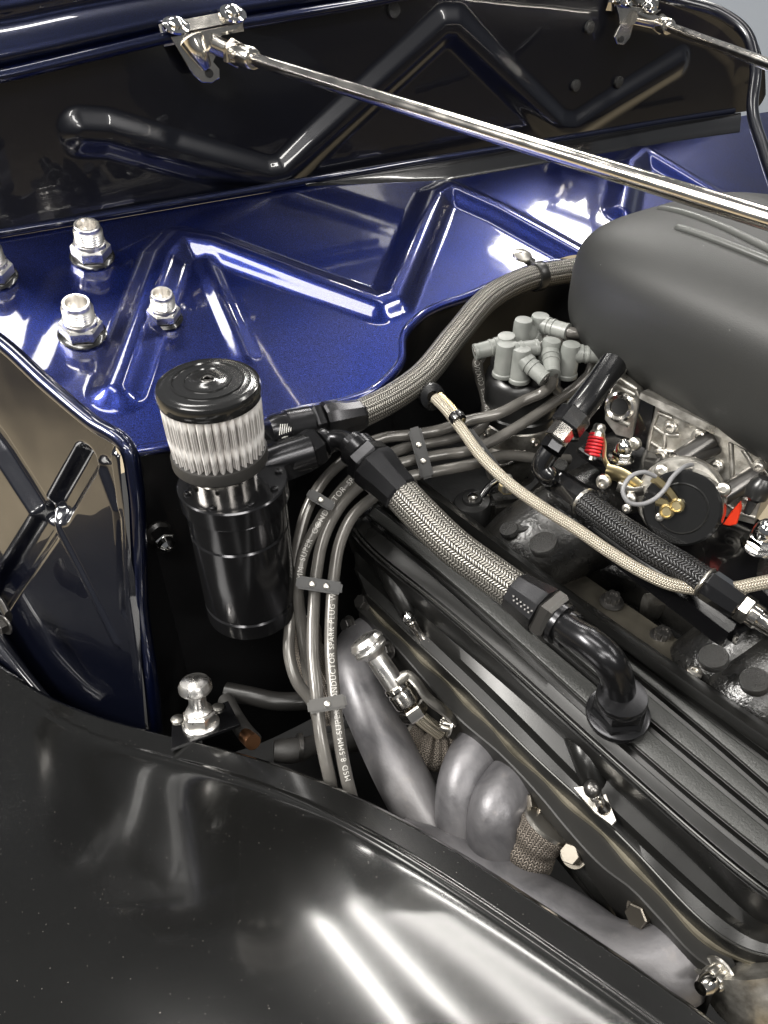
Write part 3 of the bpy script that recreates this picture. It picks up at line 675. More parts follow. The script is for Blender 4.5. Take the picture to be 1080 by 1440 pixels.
# wavy header flange bar
bar = HH([(515, 852, -.562), (560, 896, -.562), (612, 954, -.562), (655, 1002, -.562), (716, 1054, -.562), (775, 1116, -.562), (812, 1160, -.562), (860, 1210, -.562), (895, 1236, -.562), (940, 1282, -.562), (985, 1330, -.562), (1012, 1352, -.562), (1026, 1395, -.565)])
bc = catmull(bar, 90); rows = []
for i, p in enumerate(bc):
    t = (bc[min(89, i + 2)] - bc[max(0, i - 2)]).normalized(); o = t.cross(UP).normalized()
    if o.x > 0: o = -o
    w = .0095
    rows.append([p - o * w * 1.6 - UP * .012, p - o * w, p - o * (w - .001) + UP * .001, p + o * (w - .001) + UP * .001, p + o * w, p + o * w - UP * .006, p - UP * .07])
b = MB(); b.grid(rows); b.build('header_flange', mat('black_heat_paint', (.016, .0155, .0145), .45, .3), hd, 40)
for px, py, z, r in ((735, 1122, -.58, .0105),): pass
bolt(HEXB, H(748, 1128, -.585), -RT + UP * .7 + FW * -.2, .0088, hd)
bolt(HEXB, H(808, 1200, -.585), -RT * .7 + UP * .7, .0082, hd); b = MB(); b.tube(HH([(812, 1206, -.592), (840, 1245, -.61), (870, 1290, -.64)]), .009, 20, n=12); b.build('guide_tube', COVER, hd)
bolt(HEXB, H(904, 1282, -.580), -RT + UP * .5, .0088, hd)
q0 = H(1018, 1366, -.565); qa = (H(985, 1390, -.558) - q0).normalized(); q0 = q0 + qa * .004; bolt(P12, q0, qa, .0080, hd)
b = MB(); b.lathe([(.0062, 0), (.0064, .006), (.0045, .011), (.001, .012)], MZ(q0 + qa * .011, qa), 20); b.build('stud', NICKEL, hd)
bolt(HEXD, H(512, 848, -.56), -RT + UP, .0070, hd); bolt(HEXD, H(492, 878, -.575), -RT + UP * .5, .0065, hd); bolt(HEXD, H(547, 915, -.57), -RT + UP * .5, .0065, hd)
# front boss, bare metal, lower right
b = MB(); b.tube(HH([(1052, 1340, -.57), (1062, 1375, -.58), (1050, 1410, -.60)]), lambda t: .040 - .012 * t, 28, n=14); b.build('bare_boss', CAST, hd)

# ------------------------------------------------------------------ exhaust headers
ex = thing('exhaust_header', 'dull grey coated exhaust header tubes bending down beside the valve cover', 'exhaust header', H(600, 1100, -.64))
def pipe(pts, r, n=60, name='header_tube'): b = MB(); b.tube(HH(pts), r, 40, n=n); return b.build(name, HEADER, ex, 60)
pipe([(560, 905, -.605), (530, 893, -.592), (507, 905, -.590), (500, 930, -.590), (507, 965, -.594), (526, 1010, -.602), (562, 1087, -.622), (605, 1165, -.65), (655, 1250, -.68)], lambda t: .0205 + .0035 * min(1, t * 3))
pipe([(725, 1040, -.630), (703, 1034, -.604), (674, 1056, -.594), (655, 1096, -.602), (650, 1142, -.62), (664, 1200, -.65), (694, 1260, -.69)], lambda t: .015 + .0085 * min(1, t * 5))
pipe([(748, 1098, -.618), (722, 1102, -.590), (702, 1134, -.591), (696, 1178, -.612), (708, 1230, -.65), (730, 1280, -.69)], lambda t: .013 + .0108 * min(1, t * 5))
pipe([(560, 1195, -.64), (640, 1222, -.635), (720, 1258, -.628), (800, 1306, -.620), (868, 1354, -.612), (920, 1360, -.604), (957, 1340, -.60), (985, 1300, -.62)], lambda t: .0262 + .0075 * max(0, t - .45) / .55)
for pts, r, lab in (([(425, 885, -.63), (436, 925, -.63), (452, 965, -.65), (465, 1010, -.68)], .018, 'dark woven heat sleeve behind the hanging plug wires'),
                    ([(570, 1038, -.62), (598, 1056, -.625), (640, 1060, -.63)], .0165, 'crumpled woven heat sleeve between the big header tube and the middle one'),
                    ([(770, 1160, -.585), (752, 1185, -.60), (738, 1220, -.63), (728, 1250, -.66)], .0195, 'brown woven heat sleeve right of the middle header tubes')):
    t_ = thing('heat_sleeve', lab, 'heat sleeve', H(*pts[1]), 'woven spark plug heat sleeves')
    b = MB(); b.tube(HH(pts), lambda t, r=r: r * (1 + .10 * math.sin(t * 19) * (1 - t) + .04 * math.sin(t * 43)), 40, n=80); b.build('woven_sleeve', BR_SLEEVE, t_)
    b = MB(); b.lathe([(r * .98, -.003), (r * 1.06, -.002), (r * 1.06, .002), (r * .98, .003)], MZ(H(*pts[0]), H(*pts[1]) - H(*pts[0])), 32); b.build('end_band', STEEL, t_)

# dipstick
ds = thing('transmission_dipstick', 'silver dipstick with a grooved mushroom knob on a braided tube, over the big header tube', 'dipstick', H(520, 905, -.53))
dp = HH([(517, 906, -.505), (532, 930, -.515), (548, 952, -.528)]); d = (dp[0] - dp[2]).normalized()
b = MB(); b.lathe([(.0085, -.044), (.0095, -.040), (.0092, -.022), (.0088, -.012), (.0120, -.008), (.0148, -.006), (.0152, -.004), (.0146, -.003), (.0146, -.001), (.0154, 0), (.0154, .002), (.0146, .003), (.0130, .006), (.0085, .0075), (.003, .0072), (.001, .0085)], MZ(dp[0], d), 40); b.build('knob', ALU, ds)
b = MB(); b.lathe([(.0108, -.062), (.0114, -.060), (.0112, -.050), (.0102, -.048), (.0112, -.046), (.0112, -.043), (.0095, -.042)], MZ(dp[0], d), 36); b.hexa(.0125, .011, MZ(dp[0] - d * .076, d)); b.build('tube_nut', NICKEL, ds, 25)
b = MB(); b.tube([dp[0] - d * .072] + HH([(570, 982, -.56), (590, 1008, -.585), (618, 1030, -.61)]), .0068, 24, n=60); b.build('braided_tube', BR_BEIGE, ds)
b = MB(); b.tube(HH([(556, 960, -.525), (575, 950, -.528), (584, 958, -.53), (600, 980, -.54), (625, 1000, -.555), (640, 1015, -.57)]), .0028, 12, n=40, sq=2.0); b.build('support_strap', STEEL, ds)
bolt(P12, H(635, 1020, -.575), -RT + UP * .3 - FW, .0075, ds)

# ------------------------------------------------------------------ intake manifold and engine valley
im = thing('intake_manifold', 'rough black cast intake manifold with hollow runners between the valve cover and carburettor', 'intake manifold', H(880, 850, -.50))
def blob(pts, r, name='runner', m=INTAKE, n=30, seg=36, sq=1.0): b = MB(); b.tube(HH(pts), r, seg, n=n, sq=sq); return b.build(name, m, im, 70)
blob([(905, 690, -.470), (850, 720, -.470), (800, 742, -.478), (750, 770, -.495), (715, 800, -.520)], lambda t: .052 - .008 * t)
blob([(1140, 830, -.460), (1080, 880, -.478), (1035, 930, -.495), (985, 960, -.52)], lambda t: .050 - .012 * t)
blob([(1180, 900, -.470), (1110, 955, -.485), (1060, 990, -.505), (1030, 1020, -.53)], .045)
blob([(690, 700, -.50), (720, 722, -.505), (790, 675, -.50)], .015)
b = MB()   # flange rail along the head, seen past the cover
rail = catmull(HH([(640, 705, -.515), (700, 752, -.512), (800, 828, -.506), (900, 900, -.50), (1000, 972, -.495), (1110, 1045, -.49)]), 60); rows = []
for p in rail: rows.append([p - RT * .03 - UP * .03, p - RT * .022, p + RT * .025, p + RT * .032 - UP * .02, p + RT * .06 - UP * .06])
b.grid(rows); b.build('flange_rail', mat('oily_grey_casting', (.05, .046, .038), .38, .5, build=lambda t, bb: t.links.new(mixc(t, ramp(t, noise(t, 20, 4), .3, .7), (.012, .011, .010), (.09, .082, .065)), bb.inputs['Base Color'])), im, 40)
b = MB(); M = MZ(H(960, 760, -.455), UP, FW)
b.box(.20, .13, .03, M, .2); b.build('plenum', GLOSS, im, 40)
b = MB(); M = MZ(H(1020, 770, -.442), UP, FW); b.box(.14, .10, .012, M, .2); b.build('carburettor_pad', GLOSS, im, 40)
for px, py, z, r in ((766, 770, -.448, .0120), (717, 748, -.462, .0085), (787, 660, -.455, .009), (1004, 929, -.452, .0105), (1062, 962, -.455, .0105), (735, 742, -.46, .009)):
    bolt(CAPI, H(px, py, z), UP * .9 - RT * .3 - FW * .15, r, im)
for px, py in ((860, 847), (930, 897)): bolt(P12B, H(px, py, -.502), UP, .0072, im)
for px, py, z in ((681, 703, -.49), (975, 948, -.485), (693, 758, -.495)): bolt(BTN, H(px, py, z), UP, .0062, im)
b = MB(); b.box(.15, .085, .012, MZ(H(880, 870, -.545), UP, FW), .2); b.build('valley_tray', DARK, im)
b = MB(); b.tube(HH([(800, 800, -.535), (900, 830, -.53), (985, 880, -.53)]), .030, 24, n=20, sq=.5); b.build('lower_runner', INTAKE, im, 60)
b = MB(); b.tube(HH([(905, 855, -.525), (960, 850, -.523), (1000, 872, -.522)]), .018, 20, n=20, sq=.4); b.build('machined_edge', CAST, im, 60)
# small brackets and studs behind the valve cover
vb = thing('rocker_stud_bracket', 'black bracket with a plated nut on its stud, behind the rear of the valve cover', 'bracket', H(700, 690, -.47))
b = MB(); b.box(.034, .024, .028, MZ(H(708, 712, -.485), UP, RT + FW * .4), .2); b.build('bracket_block', INTAKE, vb)
b = MB(); b.hexa(.0080, .009, MZ(H(712, 690, -.462), UP)); b.build('nut', GOLD, vb, 20)
b = MB(); b.lathe([(.0045, 0), (.0045, .016), (.003, .018)], MZ(H(712, 690, -.458), UP), 16); b.build('stud', STEEL, vb)
sn = thing('round_sensor', 'round black sensor housing behind the rear end of the valve cover', 'sensor', H(664, 712, -.48))
b = MB(); b.lathe([(.019, -.03), (.019, -.004), (.017, 0), (.010, .001), (.009, .004), (.001, .004)], MZ(H(664, 704, -.475), UP + RT * -.1), 32); b.build('housing', CAPP, sn)
b = MB(); b.lathe([(.005, .003), (.005, .006), (.001, .007)], MZ(H(664, 704, -.475), UP), 16); b.build('centre_screw', NICKEL, sn)
b = MB(); b.tube(HH([(676, 700, -.475), (690, 682, -.465), (705, 672, -.46)]), .0035, 12, n=20); b.build('pipe', GLOSS, sn)

# engine block mass so the bay is closed below
b = MB(); M = MZ(H(850, 860, -.66), UP, FW); b.box(.62, .30, .20, M, .1); bk = b.build('engine_block', mat('black_block_paint', (.007, .007, .007), .5, build=lambda t, bb: bump(t, bb, noise(t, 60, 4), .002, .6)), None); tag(bk, 'black engine block deep in the bay below the cylinder head', 'engine block')
b = MB(); b.box(1.6, 1.2, .02, MZ(V((0, .6, .42)), UP, FW), 0); ip = b.build('splash_apron', DARK, None); tag(ip, 'near-black apron at the bottom of the engine bay', 'splash panel')  # near-black sheet closing the bay from below

# ------------------------------------------------------------------ distributor
DX, DY = H(742, 480, -.365).x, H(742, 480, -.365).y; DT = lambda z: Matrix.Translation((DX, DY, Z0 + z))
di = thing('distributor', 'black distributor cap on a cast housing, crowned with grey plug boots', 'distributor', V((DX, DY, Z0 - .50)))
b = MB(); b.lathe([(.010, -.398), (.0330, -.398), (.0375, -.402), (.0390, -.408), (.0400, -.430), (.0385, -.436), (.0385, -.440), (.0400, -.442), (.0400, -.450), (.038, -.452)], DT(0), 64); b.build('cap', CAPP, di)
b = MB()
for k in range(8):
    a = R_(22 + 45 * k); b.lathe([(.0088, -.402), (.0088, -.384), (.008, -.382)], DT(0) @ Matrix.Translation((.027 * math.cos(a), .027 * math.sin(a), 0)), 20)
b.build('towers', CAPP, di)
b = MB(); b.lathe([(.0375, -.451), (.0395, -.453), (.0395, -.470), (.0385, -.472), (.0385, -.486), (.030, -.492), (.028, -.530)], DT(0), 56); b.build('housing', CAST, di)
for a in (-70, -150, 10): bolt(BTN, V((DX + .0395 * math.cos(R_(a)), DY + .0395 * math.sin(R_(a)), Z0 - .462)), V((math.cos(R_(a)), math.sin(R_(a)), 0)), .005, di)
va = thing('vacuum_advance', 'round bare metal vacuum can on the left side of the distributor', 'vacuum advance', H(712, 622, -.49))
b = MB(); b.lathe([(.001, .012), (.010, .012), (.014, .009), (.024, .007), (.0285, .003), (.030, 0), (.0285, -.003), (.024, -.012), (.001, -.013)], MZ(H(708, 620, -.475), V((-.5, -.35, .75))), 48); b.build('canister', CAST, va)
b = MB(); b.lathe([(.0288, -.002), (.0308, -.001), (.0308, .001), (.0288, .002)], MZ(H(708, 620, -.475), V((-.5, -.35, .75))), 48); b.build('crimped_rim', NICKEL, va)

# ------------------------------------------------------------------ spark plug wires
WR = .0056
def text_mesh(s, size):
    cu = bpy.data.curves.new('t', 'FONT'); cu.body = s; cu.size = size; cu.extrude = 0; cu.space_character = 1.15
    o = bpy.data.objects.new('t', cu); COL.objects.link(o); bpy.context.view_layer.update()
    me = bpy.data.meshes.new_from_object(o.evaluated_get(bpy.context.evaluated_depsgraph_get()))
    vs = [v.co.copy() for v in me.vertices]; fs = [list(p.vertices) for p in me.polygons]
    bpy.data.objects.remove(o); bpy.data.curves.remove(cu); bpy.data.meshes.remove(me); return vs, fs
def wrap_text(parent, path, r, s, size, start, flip=False, off=0.0, upd=None):
    vs, fs = text_mesh(s, size); L = [0]
    for i in range(1, len(path)): L.append(L[-1] + (path[i] - path[i - 1]).length)
    A = np.array([tuple(p) for p in path]); Lx = np.array(L); out = []
    for v in vs:
        x = v.x; y = v.y - size * .35
        sarc = start + (-x if flip else x); yy = -y if flip else y
        p = V([np.interp(sarc, Lx, A[:, k]) for k in range(3)]); p2 = V([np.interp(sarc + .002, Lx, A[:, k]) for k in range(3)]); p1 = V([np.interp(sarc - .002, Lx, A[:, k]) for k in range(3)])
        t = (p2 - p1).normalized(); view = (CAM0 - p); nn = (view - t * view.dot(t)).normalized(); sd = nn.cross(t)
        ang = yy / r + off
        out.append(p + (nn * math.cos(ang) + sd * math.sin(ang)) * (r + .00042))
    b = MB(); b.add(out, fs); return b.build('printed_text', PRINT, parent, 0)
CAM0 = CAM.copy()
def boot(parent, p, ax_out, target, r=.0098, h=.035):
    """right-angle boot: barrel standing on tower point p, snout aimed at target"""
    b = MB(); ax = V(ax_out).normalized(); c = p + ax * (h * .74); wd = (V(target) - c).normalized()
    b.lathe([(r * 1.06, 0), (r * 1.12, .001), (r * 1.10, .004), (r * 1.0, .005), (r * .96, h * .9), (r * .86, h), (r * .3, h * 1.02), (.0005, h * 1.02)], MZ(p, ax), 32)
    b.lathe([(r * .88, 0), (r * .93, r * .9), (r * .93, r * 1.15), (r * .84, r * 1.2), (r * .84, r * 1.5), (r * .90, r * 1.55), (r * .90, r * 1.75), (r * .82, r * 1.8), (r * .82, r * 2.2), (r * .80, r * 3.0), (r * .84, r * 3.05), (r * .84, r * 3.35), (r * .6, r * 3.4)], MZ(c, wd), 28)
    b.build('boot', BOOT, parent); return c + wd * r * 3.0, wd
def wire(name, lab, pts, bt=None, texts=(), r=WR, cat='spark plug wire', group='grey spark plug wires'):
    path = HH(pts); t = thing(name, lab, cat, path[0], group)
    if bt:
        p, ax = bt; e, wd = boot(t, p, ax, path[0]); path = [e - wd * .004, e + wd * .004] + path
    cp = catmull(path, max(60, 14 * len(path))); b = MB(); b.tube(cp, r, 20); b.build('jacket', WIRE, t)
    for s, size, st, fl, off in texts:
        q = H(*st); L = 0; best = (9, 0)
        for i, c in enumerate(cp):
            if i: L += (c - cp[i - 1]).length
            best = min(best, ((c - q).length, L))
        wrap_text(t, cp, r, s, size, best[1], fl, off)
    return t, cp
tw = lambda px, py, z: H(px, py, z)
axb = UP
TXT = 'MSD 8.5MM SUPER CONDUCTOR SPARK PLUG WIRE'
wire('spark_plug_wire', 'outermost plug wire of the bundle, dropping beside the catch can', [(776, 522, -.372), (777, 538, -.385), (764, 551, -.398), (740, 562, -.406), (700, 582, -.412), (656, 592, -.418), (613, 606, -.422), (573, 612, -.424), (540, 616, -.426), (510, 628, -.430), (490, 643, -.435), (458, 672, -.445), (434, 712, -.462), (420, 760, -.485), (412, 820, -.515), (408, 873, -.545), (407, 923, -.565), (417, 957, -.58), (440, 990, -.60), (452, 1040, -.63)],
     (tw(766, 524, -.388), UP + RT * .1))
wire('spark_plug_wire', 'plug wire looping down from the leftmost grey boot, printed SUPER CONDUCTOR', [(680, 492, -.366), (672, 510, -.385), (675, 532, -.408), (683, 560, -.43), (684, 588, -.437), (672, 606, -.437), (645, 615, -.434), (610, 622, -.434), (573, 629, -.434), (540, 642, -.436), (518, 656, -.440), (497, 673, -.446), (467, 706, -.455), (446, 740, -.468), (427, 780, -.488), (420, 820, -.508), (424, 880, -.55), (432, 940, -.59), (440, 985, -.62)],
     (tw(711, 515, -.388), UP - RT * .1), [('MM  SUPER  CONDUCTOR  SPARK PLUG', .0071, (420, 815, -.505), True, 0), ('8MM SUPER CONDUCTOR', .0078, (684, 588, -.437), True, 0)])
wire('spark_plug_wire', 'second wire from the right in the hanging bundle, unprinted where it passes the header', [(833, 512, -.385), (830, 524, -.39), (815, 540, -.400), (783, 563, -.412), (732, 597, -.425), (691, 621, -.434), (663, 633, -.438), (620, 640, -.440), (580, 647, -.441), (550, 656, -.443), (528, 668, -.446), (508, 682, -.450), (477, 714, -.460), (455, 757, -.475), (445, 807, -.492), (441, 860, -.510), (440, 917, -.528), (445, 973, -.542), (450, 1027, -.56), (463, 1092, -.59), (478, 1150, -.63), (500, 1200, -.66)])
wire('spark_plug_wire', 'rightmost hanging plug wire, its print running down to the fender', [(800, 646, -.47), (762, 645, -.462), (705, 641, -.452), (673, 651, -.448), (613, 663, -.446), (567, 673, -.448), (545, 684, -.450), (527, 698, -.453), (495, 727, -.462), (478, 763, -.475), (470, 807, -.490), (466, 860, -.508), (465, 907, -.525), (468, 957, -.54), (473, 1007, -.555), (480, 1057, -.575), (492, 1112, -.60), (510, 1165, -.63), (540, 1210, -.66)], None, [('MSD 8.5MM SUPER CONDUCTOR SPARK PLUG WIRE', .0064, (489, 1098, -.59), True, 0.1)])
wire('spark_plug_wire', 'short wire from the front grey boot diving to the right behind the black breather tube', [(757, 524, -.374), (781, 547, -.400), (797, 568, -.43), (806, 590, -.445), (806, 620, -.46)], (tw(730, 536, -.392), UP - FW * .05))
wire('spark_plug_wire', 'wire arching right from the highest boot of the cap toward the scoop', [(800, 467, -.352), (820, 470, -.353), (838, 479, -.356), (860, 500, -.37)], (tw(754, 488, -.380), UP))
wire('spark_plug_wire', 'wire crossing behind the front boots toward the scoop', [(752, 489, -.362), (770, 485, -.362), (795, 479, -.364), (822, 479, -.366), (846, 489, -.372), (870, 505, -.38)], (tw(707, 528, -.390), UP))
wire('spark_plug_wire', 'wire leaving the right-hand boot straight toward the scoop', [(845, 500, -.364), (880, 503, -.37)], (tw(796, 529, -.388), UP), r=.0062)
wire('coil_wire', 'grey wire whose boot stands on the back tower of the distributor cap', [(745, 470, -.362), (760, 468, -.362), (790, 490, -.372)], (tw(731, 494, -.380), UP), cat='coil wire')
# separators
def separator(c, along, w, label, nscr=2, th=.010, hh=.013, mat_=CAPP):
    t = thing('wire_separator', label, 'wire separator', c, 'black plug wire separators')
    M = MZ(c, (CAM - c), along)
    b = MB(); b.box(w, th, hh, M, .18); b.build('clip', mat_, t, 30)
    for k in range(nscr):
        x = (-.5 + (k + .5) / nscr) * w * (.9 if nscr == 1 else .62) if nscr > 1 else 0
        o = use('screw', BTN, sc(M @ Matrix.Translation((x, 0, hh / 2)), .0028), t)
    return t
SEPM = mat('satin_black_plastic', (.014, .014, .014), .42)
def dirp(a, b): return (H(*b) - H(*a)).normalized()
separator(H(592, 637, -.428), dirp((583, 602, -.42), (602, 672, -.436)), .050, 'long upright separator clamping four wires behind the braided hose elbow', 2, .0125, .016, SEPM)
separator(H(451, 703, -.444), dirp((434, 694, -.45), (468, 714, -.448)), .027, 'small separator beside the elbow, high on the hanging wires', 1, .0095, .014, SEPM)
separator(H(449, 823, -.492), dirp((420, 820, -.49), (480, 829, -.49)), .041, 'middle separator on the hanging wires, beside the catch can', 2, .0115, .014, SEPM)
separator(H(460, 990, -.540), dirp((438, 994, -.54), (483, 986, -.54)), .033, 'lowest separator, above the fender edge', 1, .0115, .014, mat('worn_grey_plastic', (.045, .043, .04), .45, .2))
separator(H(677, 633, -.424), dirp((652, 606, -.42), (692, 660, -.435)), .046, 'slanted separator half hidden under the pale braided line', 1, .011, .015, SEPM)

# ------------------------------------------------------------------ pale braided line with its grommet
pl_ = PP([(612, 560, .74), (625, 573, .73), (645, 598, .715), (680, 645, .69), (720, 683, .672), (765, 715, .655), (812, 745, .64), (860, 778, .622), (905, 805, .608), (945, 822, .60), (985, 828, .595), (1030, 828, .585), (1060, 822, .58), (1110, 812, .575)])
bl = thing('braided_line', 'thin pale braided line sagging from the firewall grommet across to the right edge', 'braided line', pl_[4])
b = MB(); b.tube(pl_, .0052, 24, n=260); b.build('braid', BR_BEIGE, bl)
b = MB(); b.tube([p + V((.005, .004, .002)) for p in pl_[:3]], .0026, 12, n=30); b.build('core_cable', GOLD, bl)
b = MB(); b.lathe([(.0050, -.004), (.0072, -.004), (.0078, 0), (.0072, .004), (.0050, .004)], MZ(P(643, 588, .717), pl_[3] - pl_[2]), 24); b.build('clamp', GLOSS, bl)
b = MB(); b.lathe([(.013, -.01), (.014, -.002), (.0125, .001), (.006, .002), (.0045, -.002), (.001, -.002)], MZ(P(608, 558, .745), V((.3, -.85, .35))), 36); b.build('grommet', GLOSS, bl)

# ------------------------------------------------------------------ black fuel hose, breather tube and fittings
fp_ = HH([(822, 706, -.418), (850, 727, -.418), (885, 752, -.419), (925, 778, -.420), (960, 798, -.422), (990, 818, -.424)])
fh = thing('fuel_hose', 'black braided fuel hose running from a right-angle fitting toward the right edge', 'hose', fp_[2])
b = MB(); b.tube(fp_, .0118, 36, n=160); b.build('braid', BR_BLACK, fh)
d = (fp_[0] - fp_[1]).normalized()
for p, dd in ((fp_[0], d), (fp_[-1], (fp_[-1] - fp_[-2]).normalized())):
    b = MB(); b.lathe([(.0122, -.001), (.0130, 0), (.0132, .001), (.0122, .002)], MZ(p, dd), 36); b.build('ferrule', STEEL, fh)
    b = MB(); b.lathe([(.0115, .001), (.0130, .004), (.0128, .014), (.0118, .030), (.0095, .032)], MZ(p, dd), 8); b.build('hose_socket', GLOSS, fh, 18)
    b = MB(); b.hexa(.0115, .009, MZ(p + dd * .0305, dd)); b.build('hex_nut', GLOSS if dd == d else NICKEL, fh, 18)
e = fp_[0] + d * .038
b = MB(); b.tube([e, e + d * .010] + HH([(770, 668, -.405), (762, 658, -.400), (766, 645, -.392), (774, 634, -.385)]), .0092, 24, n=40); b.build('elbow', GLOSS, fh)
b = MB(); b.tube(HH([(774, 634, -.385), (784, 618, -.378)]), .0105, 6); b.build('swivel_nut', ANOD, fh, 18)
e = fp_[-1]; dd = (fp_[-1] - fp_[-2]).normalized()
b = MB(); b.lathe([(.0078, .038), (.0095, .040), (.0095, .046), (.0080, .048), (.0075, .060), (.0110, .062), (.0110, .075), (.008, .09)], MZ(e, dd), 30); b.build('adapter', NICKEL, fh)
bt_ = HH([(786, 612, -.372), (800, 595, -.366), (826, 562, -.352), (848, 532, -.342), (862, 512, -.336)])
br = thing('inlet_tube', 'straight glossy black tube rising from a hex fitting to the carburettor flange', 'fuel inlet tube', bt_[0])
b = MB(); b.tube([bt_[1], bt_[2], bt_[3], bt_[4]], .0122, 28, n=20); b.build('tube', GLOSS, br)
d = (bt_[2] - bt_[1]).normalized()
b = MB(); b.hexa(.0148, .018, MZ(bt_[1] - d * .006, d)); b.build('hex_nut', GLOSS, br, 18)
b = MB(); b.hexa(.0105, .016, MZ(bt_[0] - d * .006, d)); b.build('steel_nut', NICKEL, br, 18)

# ------------------------------------------------------------------ carburettor
ca = thing('carburettor', 'bare cast carburettor body under the charcoal scoop', 'carburettor', H(960, 640, -.42))
KX = (RT * .98 + UP * 0).normalized()
def face_poly(name, pts, d0, th, m=CAST, bev=.001, tilt=None):
    """plate whose front outline is given by sight lines, standing in a vertical plane facing the near side"""
    n = tilt or (-RT * .80 - V((0, .45, 0)) + UP * .35); n = n.normalized(); p0 = P(pts[0][0], pts[0][1], d0); hit = plane_hit(p0, n)
    M = MZ(p0, n, FW); Mi = M.inverted(); q = [Mi @ hit(*p) for p in pts]
    b = MB(); b.prism([(v.x, v.y) for v in q], th, M, bev); return b, M, hit, n
def plate(name, pts, d0, th, m=CAST, bev=.001, tilt=None, parent=None):
    b, M, hit, n = face_poly(name, pts, d0, th, m, bev, tilt); return b.build(name, m, parent or ca, 25), hit, n
o_, hitA, nA = plate('rear_bowl', [(857, 525), (868, 528), (895, 548), (900, 560), (888, 618), (866, 612), (850, 590), (852, 565)], .695, .03)
plate('dark_bowl_strap', [(899, 555), (921, 565), (908, 640), (886, 626)], .688, .035, GLOSS)
o_, hitB, nB = plate('main_body', [(922, 566), (960, 580), (1010, 605), (1082, 645), (1076, 690), (1060, 738), (1010, 725), (950, 690), (906, 650)], .680, .07)
plate('top_flange', [(900, 552), (960, 578), (1010, 602), (1085, 640), (1088, 650), (1010, 614), (950, 586), (898, 560)], .672, .09, CAST, .0008)
def ridge(pts, r, hit, n, m=CAST, up=.0): b = MB(); b.tube([hit(*p) + n * up for p in pts], r, 12, n=24); return b
for pts in ([(926, 576), (918, 600), (908, 648)], [(925, 580), (945, 588)], [(920, 600), (935, 610), (955, 612)], [(916, 622), (935, 633), (952, 636)], [(940, 590), (936, 606), (934, 630)], [(960, 586), (985, 600), (990, 622)], [(1028, 622), (1030, 672)], [(1045, 632), (1058, 655), (1050, 690)], [(1062, 652), (1078, 665), (1075, 700)], [(948, 640), (970, 632)], [(918, 640), (925, 655), (945, 660)], [(1000, 690), (1040, 720), (1062, 728)]):
    ridge(pts, .0022, hitB, nB).build('cast_rib', CAST, ca)
for pts in ([(860, 538), (893, 556)], [(853, 580), (885, 598)], [(866, 530), (895, 548)]): ridge(pts, .0026, hitA, nA).build('cast_rib', CAST, ca)
b = MB(); b.lathe([(.0135, -.001), (.0135, .003), (.0115, .004), (.0085, .003), (.0078, -.004), (.001, -.005)], MZ(hitA(872, 572), nA), 36); b.build('sight_plug', NICKEL, ca)
b = MB(); b.lathe([(.0075, .0), (.0075, .0012), (.001, .0012)], MZ(hitA(872, 572) + nA * .0005, nA), 24); b.build('plug_shade_disc', DARK, ca)  # black disc; the shade inside the plug is in its colour
plate('fuel_inlet_flange', [(838, 542), (846, 524), (862, 514), (872, 524), (862, 545), (848, 552)], .70, .02)
# choke posts and choke housing
for p, q, r in (((962, 640), (1000, 618), .0085), ((1018, 692), (1062, 668), .0088), ((932, 660), (955, 655), .0085), ((985, 640), (1008, 632), .0045)):
    a_ = hitB(*q); c_ = hitB(*p) + nB * .022
    b = MB(); b.tube([a_, c_], r, 24); b.build('choke_post', ANOD2, ca); bolt(BTN, c_, (c_ - a_), r * .75, ca)
choke = thing('electric_choke', 'round black electric choke cap held in a bare metal ring with three screws', 'electric choke', H(965, 705, -.42))
nC = V((-.50, -.72, .42)).normalized(); cC = P(962, 712, .622); MC = MZ(cC, nC, UP)
b = MB(); b.lathe([(.001, .002), (.0330, .002), (.0345, .0), (.0345, -.012), (.030, -.03)], MC @ Matrix.Translation((.003, .006, -.006)), 64); b.build('ring_housing', CAST, choke)
b = MB(); b.lathe([(.001, .013), (.0285, .013), (.0305, .011), (.0310, .003), (.0310, -.006)], MC, 72); b.build('choke_cap', mat('gloss_black_bakelite', (.008, .008, .008), .14, 0, .3, .05), choke)
b = MB(); b.lathe([(.0190, .0128), (.0200, .0142), (.0212, .0128)], MC, 60); b.build('moulded_ring', CAPP, choke)
def cpt(px, py, h=.014): hh_ = plane_hit(cC + nC * h, nC); return hh_(px, py)
for pts in ([(918, 672), (932, 684), (948, 704), (951, 712)], [(922, 706), (935, 710), (940, 720)]):
    b = MB(); q = [cpt(*p) for p in pts]
    b.tube(q, .0045, 4, n=20, sq=.35); b.build('terminal', GOLD, choke)
for px, py in ((952, 711), (938, 719)): b = MB(); b.lathe([(.0058, 0), (.006, .002), (.0045, .004), (.0035, .002), (.001, .002)], MZ(cpt(px, py), nC), 24); b.build('terminal_eyelet', GOLD, choke)
bolt(BTN, cpt(928, 727, .013), nC, .0035, choke, 'pin')
for px, py in ((931, 662), (1018, 688), (1008, 713)): bolt(BTN, cpt(px, py, .004), nC, .0055, choke)
cw = thing('choke_wire', 'thin grey wire looping in front of the black choke cap', 'wire', P(900, 690, .60))
b = MB(); b.tube(PP([(922, 670, .603), (905, 664, .60), (885, 672, .598), (876, 692, .598), (884, 706, .598), (902, 709, .60), (920, 702, .602), (935, 688, .602), (945, 672, .605), (960, 658, .61), (982, 652, .625)]), .0018, 12, n=90); b.build('insulation', mat('thin_grey_wire', (.16, .16, .165), .4), cw)
tg = thing('red_tag', 'small bright red plastic tab at the lower right of the choke', 'tab', P(1028, 722, .625))
